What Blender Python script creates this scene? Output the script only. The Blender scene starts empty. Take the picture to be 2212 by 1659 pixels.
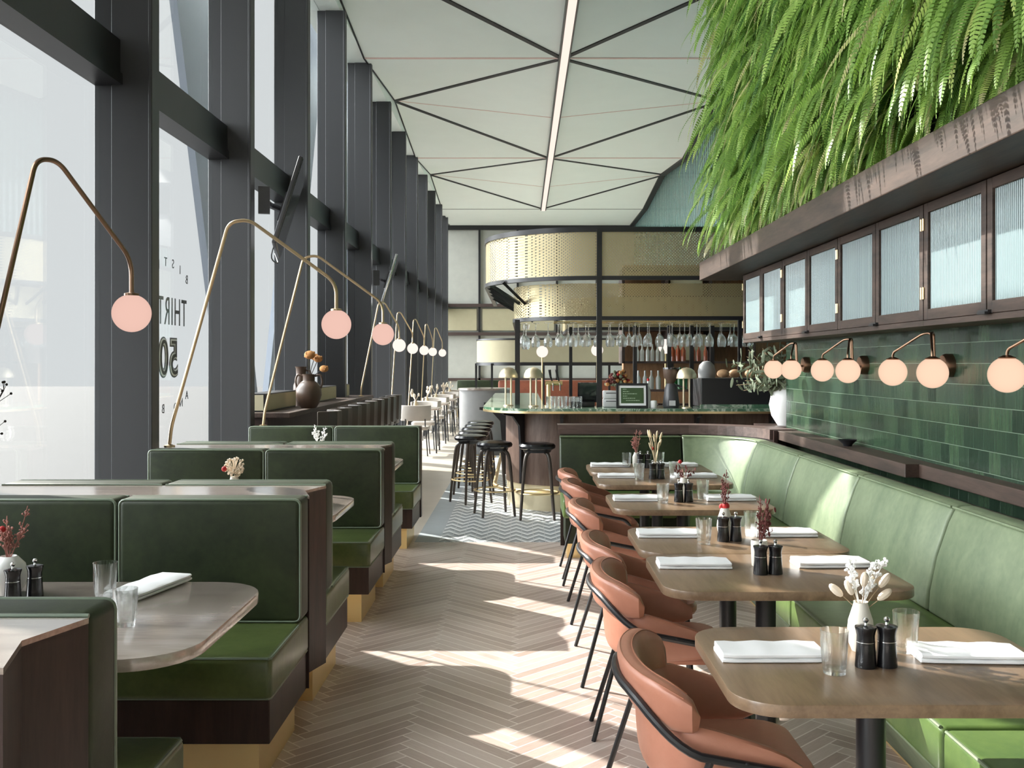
import bpy, bmesh, math, random
from mathutils import Vector, Matrix
PI = math.pi
R = random.Random(11)
S = bpy.context.scene
COL = S.collection

# ---------------------------------------------------------------- mesh helpers
class MB:
    def __init__(s):
        s.v = []; s.f = []; s.mi = []; s.cur = 0
    def add(s, vs, fs):
        n = len(s.v)
        s.v += [tuple(p) for p in vs]
        s.f += [tuple(i + n for i in f) for f in fs]
        s.mi += [s.cur] * len(fs)
        return s
    def box(s, x0, x1, y0, y1, z0, z1):
        return s.add([(x0,y0,z0),(x1,y0,z0),(x1,y1,z0),(x0,y1,z0),(x0,y0,z1),(x1,y0,z1),(x1,y1,z1),(x0,y1,z1)],
                     [(0,3,2,1),(4,5,6,7),(0,1,5,4),(1,2,6,5),(2,3,7,6),(3,0,4,7)])
    def prism(s, poly, z0, z1):
        n = len(poly)
        vs = [(x,y,z0) for x,y in poly] + [(x,y,z1) for x,y in poly]
        fs = [tuple(range(n-1,-1,-1)), tuple(range(n,2*n))]
        fs += [(i,(i+1)%n,n+(i+1)%n,n+i) for i in range(n)]
        return s.add(vs, fs)
    def prism_x(s, poly, x0, x1):          # poly in (y,z)
        n = len(poly)
        vs = [(x0,y,z) for y,z in poly] + [(x1,y,z) for y,z in poly]
        fs = [tuple(range(n-1,-1,-1)), tuple(range(n,2*n))]
        fs += [(i,(i+1)%n,n+(i+1)%n,n+i) for i in range(n)]
        return s.add(vs, fs)
    def rings(s, rings, closed=False, caps=True):
        m = len(rings[0]); n = len(rings)
        vs = [p for r in rings for p in r]; fs = []
        for i in range(n if closed else n-1):
            a = i*m; b = ((i+1)%n)*m
            fs += [(a+j, a+(j+1)%m, b+(j+1)%m, b+j) for j in range(m)]
        if caps and not closed:
            fs += [tuple(range(m-1,-1,-1)), tuple(range((n-1)*m, n*m))]
        return s.add(vs, fs)
    def sweep(s, path, sec, closed=False, caps=True):   # plan polyline, section of (offset to the left, z)
        n = len(path); rings = []
        for i in range(n):
            p = Vector(path[i])
            a = Vector(path[i-1]) if (i > 0 or closed) else None
            b = Vector(path[(i+1)%n]) if (i < n-1 or closed) else None
            d1 = (p-a).normalized() if a is not None else (b-p).normalized()
            d2 = (b-p).normalized() if b is not None else d1
            n1 = Vector((-d1.y,d1.x)); n2 = Vector((-d2.y,d2.x))
            m = (n1+n2)
            m = m/ max(m.length_squared,1e-6)*2
            rings.append([(p.x+m.x*o, p.y+m.y*o, z) for o,z in sec])
        return s.rings(rings, closed, caps)
    def ribbon(s, path, o0, o1, z0, z1, closed=False):
        return s.sweep(path, [(o0,z0),(o1,z0),(o1,z1),(o0,z1)], closed)
    def tube(s, pts, r, seg=8, closed=False, caps=True):
        P = [Vector(p) for p in pts]; n = len(P)
        rr = r if isinstance(r,(list,tuple)) else [r]*n
        rings = []; up = None
        for i in range(n):
            a = P[i-1] if (i > 0 or closed) else P[i]
            b = P[(i+1)%n] if (i < n-1 or closed) else P[i]
            t = (b-a)
            if t.length < 1e-9: t = Vector((0,0,1))
            t.normalize()
            if up is None:
                up = Vector((0,0,1)) if abs(t.z) < .9 else Vector((1,0,0))
            sd = t.cross(up)
            if sd.length < 1e-6: sd = t.orthogonal()
            sd.normalize(); up = sd.cross(t).normalized()
            rings.append([P[i]+rr[i]*(math.cos(2*PI*k/seg)*sd+math.sin(2*PI*k/seg)*up) for k in range(seg)])
        return s.rings(rings, closed, caps)
    def lathe(s, prof, seg=24, c=(0,0,0)):
        rings = [[(c[0]+max(r,1e-4)*math.cos(2*PI*k/seg), c[1]+max(r,1e-4)*math.sin(2*PI*k/seg), c[2]+z) for k in range(seg)] for r,z in prof]
        return s.rings(rings)
    def ball(s, c, r, sc=(1,1,1), seg=12, ring=8):
        pr = [(math.sin(PI*i/ring), -math.cos(PI*i/ring)) for i in range(ring+1)]
        rings = [[(c[0]+r*sc[0]*max(a,1e-3)*math.cos(2*PI*k/seg), c[1]+r*sc[1]*max(a,1e-3)*math.sin(2*PI*k/seg), c[2]+r*sc[2]*z) for k in range(seg)] for a,z in pr]
        return s.rings(rings)
    def xf(s, M):
        s.v = [tuple(M @ Vector(p)) for p in s.v]; return s
    def build(s, name, mat, parent=None, loc=None, rot=None, bevel=0, seg=2, smooth=True, sub=0, recalc=True, angle=35):
        me = bpy.data.meshes.new(name)
        me.from_pydata(s.v, [], s.f)
        mats = mat if isinstance(mat,(list,tuple)) else [mat]
        for m in mats: me.materials.append(m)
        if len(mats) > 1: me.polygons.foreach_set('material_index', s.mi)
        if recalc or bevel:
            bm = bmesh.new(); bm.from_mesh(me)
            bmesh.ops.remove_doubles(bm, verts=bm.verts, dist=1e-6)
            bmesh.ops.recalc_face_normals(bm, faces=bm.faces)
            if bevel:
                es = [e for e in bm.edges if len(e.link_faces)==2 and e.calc_face_angle(0) > .5]
                bmesh.ops.bevel(bm, geom=es, offset=bevel, segments=seg, profile=.5, affect='EDGES', clamp_overlap=True)
            bm.to_mesh(me); bm.free()
        if smooth:
            me.polygons.foreach_set('use_smooth', [True]*len(me.polygons))
            me.set_sharp_from_angle(angle=math.radians(angle))
        o = bpy.data.objects.new(name, me)
        COL.objects.link(o)
        if parent: o.parent = parent
        if loc: o.location = loc
        if rot: o.rotation_euler = rot
        if sub:
            m = o.modifiers.new('sub','SUBSURF'); m.levels = sub; m.render_levels = sub
        return o

def tag(o, label=None, cat=None, group=None, kind=None):
    if label: o['label'] = label
    if cat: o['category'] = cat
    if group: o['group'] = group
    if kind: o['kind'] = kind
    return o
def thing(name, label, cat, loc=(0,0,0), rz=0, group=None, kind=None):
    o = bpy.data.objects.new(name, None); COL.objects.link(o)
    o.empty_display_size = .1
    o.location = loc; o.rotation_euler = (0,0,rz)
    return tag(o, label, cat, group, kind)
def dup(root, loc, rz=None, label=None, group=None):
    r = root.copy(); COL.objects.link(r); r.location = loc
    if rz is not None: r.rotation_euler = (0,0,rz)
    if label: r['label'] = label
    if group: r['group'] = group
    for ch in list(root.children):
        c = ch.copy(); COL.objects.link(c); c.parent = r
        for g in list(ch.children):
            d = g.copy(); COL.objects.link(d); d.parent = c
    return r
def struct(o, label=None):
    o['kind'] = 'structure'
    if label: o['label'] = label
    return o
def rrect(x0, x1, y0, y1, r, n=6):
    pts = []
    for cx,cy,a0 in ((x1-r,y0+r,-90),(x1-r,y1-r,0),(x0+r,y1-r,90),(x0+r,y0+r,180)):
        for k in range(n+1):
            a = math.radians(a0+90*k/n)
            pts.append((cx+r*math.cos(a), cy+r*math.sin(a)))
    return pts
def arc(cx, cy, r, a0, a1, n=12):
    return [(cx+r*math.cos(math.radians(a0+(a1-a0)*k/n)), cy+r*math.sin(math.radians(a0+(a1-a0)*k/n))) for k in range(n+1)]
def catmull(pts, n=6):
    P = [Vector(p) for p in pts]; out = []
    for i in range(len(P)-1):
        p0 = P[max(i-1,0)]; p1 = P[i]; p2 = P[i+1]; p3 = P[min(i+2,len(P)-1)]
        for k in range(n):
            t = k/n
            out.append(.5*((2*p1)+(-p0+p2)*t+(2*p0-5*p1+4*p2-p3)*t*t+(-p0+3*p1-3*p2+p3)*t**3))
    out.append(P[-1]); return out
def fillet(pts, r, n=5):
    P = [Vector(p) for p in pts]; out = [P[0]]
    for i in range(1,len(P)-1):
        a = (P[i-1]-P[i]); b = (P[i+1]-P[i])
        rr = min(r, a.length*.45, b.length*.45)
        A = P[i]+a.normalized()*rr; B = P[i]+b.normalized()*rr
        for k in range(n+1):
            t = k/n
            out.append(A*(1-t)**2+P[i]*2*t*(1-t)+B*t*t)
    out.append(P[-1]); return out

# ---------------------------------------------------------------- materials
class NT:
    def __init__(s, name):
        s.m = bpy.data.materials.new(name); s.m.use_nodes = True
        s.t = s.m.node_tree; s.t.nodes.clear()
        s.out = s.t.nodes.new('ShaderNodeOutputMaterial')
    def n(s, typ, **kw):
        nd = s.t.nodes.new(typ)
        for k,v in kw.items(): setattr(nd, k, v)
        return nd
    def link(s, a, b): s.t.links.new(a, b)
    def put(s, sock, v):
        if isinstance(v, bpy.types.NodeSocket): s.link(v, sock)
        elif isinstance(v,(tuple,list)) and len(v)==3 and sock.type=='RGBA': sock.default_value = (*v,1)
        else: sock.default_value = v
    def math(s, op, a, b=0, c=None):
        nd = s.n('ShaderNodeMath', operation=op)
        s.put(nd.inputs[0], a); s.put(nd.inputs[1], b)
        if c is not None: s.put(nd.inputs[2], c)
        return nd.outputs[0]
    def pos(s, obj=False):
        if obj: return s.n('ShaderNodeTexCoord').outputs['Object']
        return s.n('ShaderNodeNewGeometry').outputs['Position']
    def sep(s, v):
        nd = s.n('ShaderNodeSeparateXYZ'); s.link(v, nd.inputs[0]); return nd.outputs
    def comb(s, x, y, z):
        nd = s.n('ShaderNodeCombineXYZ')
        for i,a in enumerate((x,y,z)): s.put(nd.inputs[i], a)
        return nd.outputs[0]
    def mapping(s, v, sc=(1,1,1), rot=(0,0,0)):
        nd = s.n('ShaderNodeMapping'); s.link(v, nd.inputs[0]); nd.inputs['Scale'].default_value = sc; nd.inputs['Rotation'].default_value = rot
        return nd.outputs[0]
    def noise(s, v, scale, detail=3, rough=.55, dist=0):
        nd = s.n('ShaderNodeTexNoise'); s.link(v, nd.inputs['Vector'])
        nd.inputs['Scale'].default_value = scale; nd.inputs['Detail'].default_value = detail
        nd.inputs['Roughness'].default_value = rough; nd.inputs['Distortion'].default_value = dist
        return nd.outputs[0]
    def white(s, v):
        nd = s.n('ShaderNodeTexWhiteNoise'); nd.noise_dimensions = '3D'; s.link(v, nd.inputs['Vector']); return nd.outputs[0]
    def mix(s, f, a, b):
        nd = s.n('ShaderNodeMix', data_type='RGBA')
        s.put(nd.inputs[0], f); s.put(nd.inputs[6], a); s.put(nd.inputs[7], b); return nd.outputs[2]
    def ramp(s, f, stops):
        nd = s.n('ShaderNodeValToRGB'); s.put(nd.inputs[0], f)
        e = nd.color_ramp.elements
        while len(e) < len(stops): e.new(.5)
        for i,(p,c) in enumerate(stops):
            e[i].position = p; e[i].color = (*c,1) if len(c)==3 else c
        return nd.outputs[0]
    def bump(s, h, strength=.3, dist=.01):
        nd = s.n('ShaderNodeBump'); s.link(h, nd.inputs['Height'])
        nd.inputs['Strength'].default_value = strength; nd.inputs['Distance'].default_value = dist
        return nd.outputs[0]
    def bsdf(s, color, rough=.5, metal=0, spec=.5, bump=None, **kw):
        b = s.n('ShaderNodeBsdfPrincipled')
        s.put(b.inputs['Base Color'], color); s.put(b.inputs['Roughness'], rough); s.put(b.inputs['Metallic'], metal)
        b.inputs['Specular IOR Level'].default_value = spec
        if bump is not None: s.link(bump, b.inputs['Normal'])
        for k,v in kw.items(): s.put(b.inputs[k.replace('_',' ')], v)
        s.link(b.outputs[0], s.out.inputs[0]); s.b = b
        return s.m

def plain(name, col, rough=.5, metal=0, spec=.5, var=.12, scale=8, **kw):
    t = NT(name); nz = t.noise(t.pos(True), scale)
    a = tuple(c*(1-var) for c in col); b = tuple(min(c*(1+var),1) for c in col)
    return t.bsdf(t.mix(nz, a, b), rough, metal, spec, **kw)

def wood(name, dark, light, axis='x', rough=.45, scale=6, spec=.4, **kw):
    t = NT(name); p = t.pos()
    sc = {'x':(.12,1,1),'y':(1,.12,1),'z':(1,1,.12)}[axis]
    v = t.mapping(p, tuple(c*scale for c in sc))
    n1 = t.noise(v, 3, 5, .6, .45); n2 = t.noise(v, 16, 3, .6, .4)
    f = t.math('ADD', t.math('MULTIPLY', n1, .7), t.math('MULTIPLY', n2, .3))
    c = t.ramp(f, [(.32,dark),(.68,light)])
    return t.bsdf(c, rough, spec=spec, bump=t.bump(f, .05, .003), **kw)

def leather(name, dark, light, rough=.42, scale=3.0, spec=.5, mottle=(.3,.72), streak=(1,1,1)):
    t = NT(name); p = t.pos()
    n1 = t.noise(t.mapping(p, streak), scale, 6, .65, .4); n2 = t.noise(p, 34, 3); n3 = t.noise(p, 260, 2)
    f = t.math('ADD', t.math('MULTIPLY', n1, .75), t.math('MULTIPLY', n2, .25))
    c = t.ramp(f, [(mottle[0],dark),(mottle[1],light)])
    h = t.math('ADD', t.math('MULTIPLY', n3, .15), t.noise(p, 9, 2))
    return t.bsdf(c, rough, spec=spec, bump=t.bump(h, .15, .01))

def thin_glass(name, tint=(.96,.98,.98), refl=.35, rough=.02, blend=.35):
    t = NT(name)
    tr = t.n('ShaderNodeBsdfTransparent'); tr.inputs[0].default_value = (*tint,1)
    gl = t.n('ShaderNodeBsdfGlossy'); gl.inputs['Roughness'].default_value = rough
    lw = t.n('ShaderNodeLayerWeight'); lw.inputs[0].default_value = blend
    f = t.math('MULTIPLY_ADD', lw.outputs['Fresnel'], refl, .03)
    mx = t.n('ShaderNodeMixShader'); t.link(f, mx.inputs[0]); t.link(tr.outputs[0], mx.inputs[1]); t.link(gl.outputs[0], mx.inputs[2])
    t.link(mx.outputs[0], t.out.inputs[0]); return t.m

def real_glass(name, k):
    t = NT(name)
    tr = t.n('ShaderNodeBsdfTransparent'); tr.inputs[0].default_value = (.98,.985,.985,1)
    gl = t.n('ShaderNodeBsdfGlass'); gl.inputs['Roughness'].default_value = .0; gl.inputs['IOR'].default_value = 1.48; gl.inputs[0].default_value = (.99,1,1,1)
    mx = t.n('ShaderNodeMixShader'); mx.inputs[0].default_value = k; t.link(tr.outputs[0], mx.inputs[1]); t.link(gl.outputs[0], mx.inputs[2])
    t.link(mx.outputs[0], t.out.inputs[0]); return t.m

def emit(name, col, strength, mixd=0):
    t = NT(name); e = t.n('ShaderNodeEmission'); e.inputs[0].default_value = (*col,1); e.inputs[1].default_value = strength
    if mixd:
        lw = t.n('ShaderNodeLayerWeight'); lw.inputs[0].default_value = .5
        t.link(t.math('MULTIPLY', t.math('SUBTRACT', 1, t.math('MULTIPLY', t.math('POWER', lw.outputs['Facing'], 1.6), mixd)), strength), e.inputs[1])
    t.link(e.outputs[0], t.out.inputs[0]); return t.m

def herringbone(name):
    t = NT(name); p = t.sep(t.pos())
    W = .06; N = 10.0; k = .70710678/W
    u = t.math('MULTIPLY', t.math('ADD', p[0], p[1]), k); u = t.math('ADD', u, 600.35)
    v = t.math('MULTIPLY', t.math('SUBTRACT', p[1], p[0]), k); v = t.math('ADD', v, 600.0)
    i = t.math('FLOOR', u); j = t.math('FLOOR', v)
    fu = t.math('SUBTRACT', u, i); fv = t.math('SUBTRACT', v, j)
    tt = t.math('FLOORED_MODULO', t.math('SUBTRACT', i, j), 2*N)
    hor = t.math('LESS_THAN', tt, N-.5)
    vp = t.math('SUBTRACT', 2*N-1, tt)
    def sel(a, b):  # hor ? a : b
        return t.math('ADD', t.math('MULTIPLY', hor, a), t.math('MULTIPLY', t.math('SUBTRACT', 1, hor), b))
    along = sel(t.math('ADD', tt, fu), t.math('ADD', vp, fv))
    across = sel(fv, fu)
    ix = sel(t.math('SUBTRACT', i, tt), i); iy = sel(j, t.math('SUBTRACT', j, vp))
    ea = t.math('MINIMUM', along, t.math('SUBTRACT', N, along))
    eb = t.math('MINIMUM', across, t.math('SUBTRACT', 1, across))
    e = t.math('MINIMUM', ea, eb)
    gr = t.math('LESS_THAN', e, .05)
    rnd = t.white(t.comb(ix, iy, hor))
    grain = t.noise(t.comb(t.math('MULTIPLY', along, .12), t.math('ADD', across, t.math('MULTIPLY', rnd, 37)), rnd), 7, 5, .65, .6)
    f = t.math('ADD', t.math('MULTIPLY', rnd, .5), t.math('MULTIPLY', grain, .55))
    c = t.ramp(f, [(.18,(.34,.25,.215)),(.5,(.49,.39,.34)),(.85,(.62,.53,.48))])
    c = t.mix(gr, c, (.78,.71,.66))
    h = t.math('MULTIPLY_ADD', gr, -.6, grain)
    return t.bsdf(c, .32, spec=.7, bump=t.bump(h, .08, .004))

def cement_tile(name):
    t = NT(name); p = t.sep(t.pos())
    cw = .10
    u = t.math('DIVIDE', p[0], cw)
    ci = t.math('FLOOR', u); fu = t.math('SUBTRACT', u, ci)
    tri = t.math('ABSOLUTE', t.math('SUBTRACT', fu, .5))
    par = t.math('FLOORED_MODULO', ci, 2)
    v = t.math('ADD', t.math('DIVIDE', p[1], .19), t.math('MULTIPLY', t.math('SUBTRACT', tri, .25), t.math('MULTIPLY_ADD', par, 1.8, -.9)))
    v = t.math('ADD', v, t.math('MULTIPLY', par, .5))
    fv = t.math('FRACT', v)
    c = t.ramp(fv, [(0,(.72,.73,.73)),(.33,(.72,.73,.73)),(.34,(.3,.33,.35)),(.66,(.3,.33,.35)),(.67,(.13,.15,.165)),(1,(.13,.15,.165))])
    for nd in t.t.nodes:
        if nd.type == 'VALTORGB': nd.color_ramp.interpolation = 'CONSTANT'
    g = t.math('LESS_THAN', t.math('MINIMUM', fu, t.math('SUBTRACT', 1, fu)), .02)
    c = t.mix(g, c, (.5,.5,.5))
    return t.bsdf(t.mix(t.math('MULTIPLY', t.noise(t.pos(), 9), .25), c, (.5,.5,.48)), .42)

def wall_tile(name, bw=.105, bh=.1):
    t = NT(name); p = t.sep(t.pos())
    row = t.math('FLOOR', t.math('DIVIDE', p[2], bh)); fz = t.math('SUBTRACT', t.math('DIVIDE', p[2], bh), row)
    u = t.math('ADD', t.math('DIVIDE', p[1], bw), t.math('MULTIPLY', t.math('FLOORED_MODULO', row, 2), .5))
    ci = t.math('FLOOR', u); fu = t.math('SUBTRACT', u, ci)
    rnd = t.white(t.comb(ci, row, 3.3)); rn2 = t.white(t.comb(ci, row, 9.1))
    nz = t.noise(t.comb(rnd, t.math('MULTIPLY', p[1], 1.6), t.math('MULTIPLY', p[2], .22)), 24, 4, .6)
    f = t.math('ADD', t.math('MULTIPLY', rnd, .42), t.math('MULTIPLY', nz, .62))
    c = t.ramp(f, [(.15,(.013,.024,.016)),(.45,(.022,.042,.027)),(.75,(.040,.072,.040)),(1,(.075,.115,.062))])
    ez = t.math('MULTIPLY', t.math('MINIMUM', fz, t.math('SUBTRACT', 1, fz)), bh)
    eu = t.math('MULTIPLY', t.math('MINIMUM', fu, t.math('SUBTRACT', 1, fu)), bw)
    g = t.math('LESS_THAN', ez, .0016)
    gu = t.math('LESS_THAN', eu, .0010)
    c = t.mix(g, t.mix(gu, c, (.035,.075,.045)), (.13,.17,.13))
    slope = t.math('ADD', t.math('MULTIPLY', t.math('SUBTRACT', fu, .5), t.math('SUBTRACT', rnd, .5)), t.math('MULTIPLY', t.math('SUBTRACT', fz, .5), t.math('SUBTRACT', rn2, .5)))
    h = t.math('ADD', t.math('ADD', slope, t.math('MULTIPLY', nz, .5)), t.math('MULTIPLY', t.math('MAXIMUM', g, gu), -1))
    return t.bsdf(c, .16, spec=.6, bump=t.bump(h, .35, .008))

def ribbed(name, col, axis, pitch, rough=.25, strength=.6, **kw):
    t = NT(name); p = t.sep(t.pos(True))
    w = t.math('SINE', t.math('MULTIPLY', p[axis], 2*PI/pitch))
    lw = t.noise(t.mapping(t.pos(), (1,1,1)), 1.6, 2)
    a = tuple(c*.82 for c in col)
    c = t.mix(t.math('MULTIPLY_ADD', w, .5, .5), a, col)
    return t.bsdf(t.mix(t.math('MULTIPLY', lw, .3), c, tuple(min(1,x*1.25) for x in col)), rough, bump=t.bump(w, strength, pitch*.25), **kw)

def perforated(name):
    t = NT(name); p = t.sep(t.pos(True))
    u = t.math('MULTIPLY', t.math('ADD', p[0], p[1]), 2*PI/.030); z = t.math('MULTIPLY', p[2], 2*PI/.030)
    d = t.math('MULTIPLY', t.math('COSINE', u), t.math('COSINE', z))
    hole = t.math('GREATER_THAN', d, .03)
    m = t.bsdf((.50,.43,.27), .5, .9)
    tr = t.n('ShaderNodeBsdfTransparent'); mx = t.n('ShaderNodeMixShader')
    t.link(hole, mx.inputs[0]); t.link(t.b.outputs[0], mx.inputs[1]); t.link(tr.outputs[0], mx.inputs[2])
    t.link(mx.outputs[0], t.out.inputs[0]); return m

def fern_mat(name):
    t = NT(name); a = t.n('ShaderNodeAttribute', attribute_name='tone')
    c = t.ramp(a.outputs['Fac'], [(0,(.06,.15,.035)),(.35,(.18,.32,.065)),(.7,(.35,.52,.12)),(.92,(.60,.68,.22)),(1,(.62,.56,.32))])
    b = t.n('ShaderNodeBsdfPrincipled'); t.link(c, b.inputs['Base Color']); b.inputs['Roughness'].default_value = .36
    tl = t.n('ShaderNodeBsdfTranslucent'); t.link(c, tl.inputs[0])
    mx = t.n('ShaderNodeMixShader'); mx.inputs[0].default_value = .45
    t.link(b.outputs[0], mx.inputs[1]); t.link(tl.outputs[0], mx.inputs[2]); t.link(mx.outputs[0], t.out.inputs[0]); return t.m

def marble(name):
    t = NT(name); p = t.pos()
    n = t.noise(p, 3.5, 8, .62, 2.2); n2 = t.noise(p, 9, 6, .6, 3)
    c = t.ramp(n, [(.3,(.02,.06,.035)),(.48,(.07,.15,.09)),(.53,(.45,.5,.4)),(.58,(.06,.13,.08)),(.8,(.16,.24,.15))])
    return t.bsdf(t.mix(t.math('MULTIPLY', n2, .3), c, (.12,.2,.13)), .12, spec=.6)

M = {}
M['floor'] = herringbone('herringbone planks')
M['cement'] = cement_tile('patterned cement tile')
M['border'] = plain('grey stone border', (.34,.37,.39), .5)
M['beige'] = plain('pale floor tile', (.52,.46,.39), .35, scale=3)
M['ceil'] = plain('pale ceiling panel', (.82,.855,.81), .7, var=.03, scale=2)
M['black'] = plain('black powder coated steel', (.012,.012,.014), .38, spec=.5)
M['groove'] = plain('black ceiling groove', (.01,.01,.011), .6)
M['pinkline'] = plain('pale pink ceiling line', (.72,.52,.48), .5)  # plain pale pink strips across the ceiling panels
M['column'] = plain('charcoal painted steel', (.036,.037,.040), .46, var=.06, scale=3)
M['bluegrey'] = plain('blue grey cladding', (.25,.28,.33), .6, var=.05)
M['paving'] = plain('pale street paving', (.035,.035,.036), .9, var=.05, scale=1)
M['green'] = leather('shaded green leather', (.007,.012,.005), (.033,.046,.018), .46, 3.4, spec=.35)  # darker copy of the green leather, shade put into the colour
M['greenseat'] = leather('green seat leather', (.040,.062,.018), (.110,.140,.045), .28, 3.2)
M['greenlit'] = leather('sunlit green leather', (.100,.140,.080), (.222,.268,.160), .46, 5.0, streak=(1,1,.45))  # same green leather, sunlight put into the paler colour
M['greenbright'] = leather('sunlit green seat leather', (.055,.105,.028), (.13,.195,.052), .34, 3)  # banquette seats, the sun on the leather put into the colour
M['piping'] = plain('green piping with painted shine', (.15,.19,.14), .3)  # colour raised to paint the bright reflection along the booth piping
M['tan'] = leather('tan leather', (.36,.150,.095), (.46,.205,.140), .40, 2.2)
M['tandark'] = leather('brown inner leather', (.30,.115,.065), (.36,.145,.085), .45, 2.2)
M['dwood'] = wood('dark stained wood', (.014,.007,.0055), (.046,.023,.018), 'z', .42)
M['dwoody'] = wood('dark stained wood lengthways', (.020,.0125,.009), (.078,.048,.036), 'y', .5)
M['dwoodx'] = wood('dark stained wood crossways', (.05,.03,.026), (.13,.085,.072), 'x', .5)
M['cap'] = wood('wood cap with painted sky sheen', (.16,.125,.105), (.34,.285,.245), 'x', .22, spec=.8, Coat_Weight=1.0, Coat_Roughness=.15, Coat_IOR=1.6)  # lighter base colour paints the sheen of the sky on the wood
M['oak'] = wood('oak tabletop', (.120,.074,.043), (.245,.162,.100), 'y', .30, 5, spec=.55)
M['oakglare'] = wood('oak tabletop with painted glare', (.30,.24,.205), (.50,.425,.375), 'x', .20, 5, spec=.8, Coat_Weight=1.0, Coat_Roughness=.16, Coat_IOR=1.7)  # same oak as the other tables, window glare painted as grey
M['brass'] = plain('brushed brass', (.80,.62,.34), .32, 1.0, var=.06)
M['barkick'] = plain('pale brass plinth', (.62,.55,.38), .4, .35, var=.08, scale=20)
M['champagne'] = plain('champagne brass', (.70,.60,.42), .42, .85, var=.05)
M['lampbrass'] = plain('aged brass tube', (.50,.38,.24), .36, 1.0, var=.06)
M['darkbrass'] = plain('dark bronze tube', (.24,.15,.10), .36, 1.0, var=.06)
M['kickbrass'] = plain('brass toe kick', (.86,.66,.33), .36, .7, var=.10, scale=3)
M['tile'] = wall_tile('green glazed tile')
M['flute'] = ribbed('fluted glass', (.175,.24,.245), 1, .016, .22, .7, spec=.7)
M['teal'] = ribbed('teal ribbed glass', (.12,.22,.205), 1, .22, .12, .25, spec=.8)
M['pane'] = thin_glass('window glass', (.97,.985,.98), .12, .01)
M['glass'] = real_glass('clear drinking glass', .6)
M['stem'] = real_glass('clear stemware', .62)
M['napkin'] = plain('white cotton napkin', (.82,.82,.83), .85, var=.03, scale=20)
M['ceramic'] = plain('warm white ceramic', (.68,.64,.57), .5, var=.05)
M['white'] = plain('white ceramic', (.8,.8,.79), .35, var=.03)
M['mill'] = plain('black glossy wood', (.008,.008,.010), .2, spec=.6)
M['chrome'] = plain('polished steel', (.8,.8,.8), .15, 1.0, var=.02)
M['mesh'] = perforated('perforated brass sheet')
M['marble'] = marble('green marble')
M['barwood'] = wood('brown bar panel', (.075,.045,.035), (.17,.115,.092), 'z', .4)
M['slat'] = wood('warm timber slats', (.20,.10,.05), (.42,.235,.12), 'z', .5, 14)
M['panelgrey'] = plain('pale grey wall fabric', (.38,.38,.345), .9, var=.12, scale=4)
M['panelbeige'] = plain('beige wall panel', (.40,.36,.24), .8, var=.06)
M['rail'] = plain('brown wall rail', (.055,.035,.03), .5)
M['fern'] = fern_mat('fern leaf')
M['soil'] = plain('dark moss backing', (.016,.022,.010), .95)
M['globe'] = emit('lit opal globe', (1,.68,.49), .66, .25)
M['globeleft'] = emit('lit opal globe daylight', (.98,.62,.52), .55, .10)
M['globefar'] = emit('bright opal globe', (1,.86,.78), .68)
M['strip'] = emit('warm light strip', (1,.80,.70), .70)
M['chairgrey'] = plain('pale grey upholstery', (.42,.38,.34), .8)
M['barseat'] = plain('brown black leather', (.055,.042,.034), .4)
M['terra'] = leather('terracotta leather', (.16,.045,.025), (.28,.085,.045), .4)
M['screen'] = plain('dark tv screen', (.012,.012,.014), .1, spec=.6)
M['tvback'] = plain('tv casing', (.05,.05,.055), .35, spec=.5)
M['clay'] = plain('brown clay', (.075,.045,.03), .45, scale=14, var=.3)
M['steelgrey'] = plain('grey plaster drum', (.20,.20,.20), .7)
M['greybox'] = plain('light grey plastic', (.5,.5,.5), .4)
M['chalk'] = plain('green chalkboard', (.045,.085,.03), .6)
M['chalkline'] = plain('chalk writing', (.4,.5,.36), .8)
M['bread'] = plain('bread crust', (.42,.25,.13), .7, var=.3, scale=16)
M['greenbottle'] = plain('green bottle glass', (.02,.16,.04), .1, spec=.8)
M['redliquor'] = plain('amber bottle glass', (.32,.06,.02), .1, spec=.8)
M['clearbottle'] = plain('clear bottle glass', (.55,.58,.56), .1, spec=.8)
M['stemdry'] = plain('dry stalk', (.30,.22,.13), .8)
M['wheat'] = plain('pale dried grass', (.62,.50,.33), .8)
M['cream'] = plain('cream dried flower', (.72,.62,.50), .85)
M['pinkdry'] = plain('dusty pink dried flower', (.38,.17,.14), .85)
M['darkred'] = plain('dark red dried flower', (.12,.03,.025), .85)
M['red'] = plain('red dried bloom', (.40,.02,.02), .8)
M['orange'] = plain('orange dried bloom', (.42,.19,.06), .85)
M['sage'] = plain('grey green leaf', (.16,.19,.12), .7)
M['twig'] = plain('black twig', (.02,.015,.013), .8)
M['wallwhite'] = plain('white painted wall', (.7,.7,.68), .8, var=.03)
M['letter'] = plain('black vinyl letter', (.03,.03,.032), .5)
# ---------------------------------------------------------------- setting
Y0 = -4.2
fl = MB()
fl.cur = 0; fl.box(-2.85, 3.9, Y0, 8.35, -.1, 0)
fl.cur = 1; fl.box(-.70, 3.9, 8.35, 17, -.1, 0)
fl.cur = 2; fl.box(-.90, -.70, 8.35, 17, -.1, 0)
fl.cur = 3; fl.box(-2.85, -.90, 8.35, 34.2, -.1, 0); fl.box(-.90, 3.9, 17, 34.2, -.1, 0)
struct(fl.build('floor', [M['floor'],M['cement'],M['border'],M['beige']], smooth=False, recalc=False), 'herringbone plank floor with patterned cement tiles by the bar')
struct(MB().box(-60, -2.9, -40, 70, -.25, -.12).build('ground_exterior', M['paving'], smooth=False), 'pale street paving beyond the windows')

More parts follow.
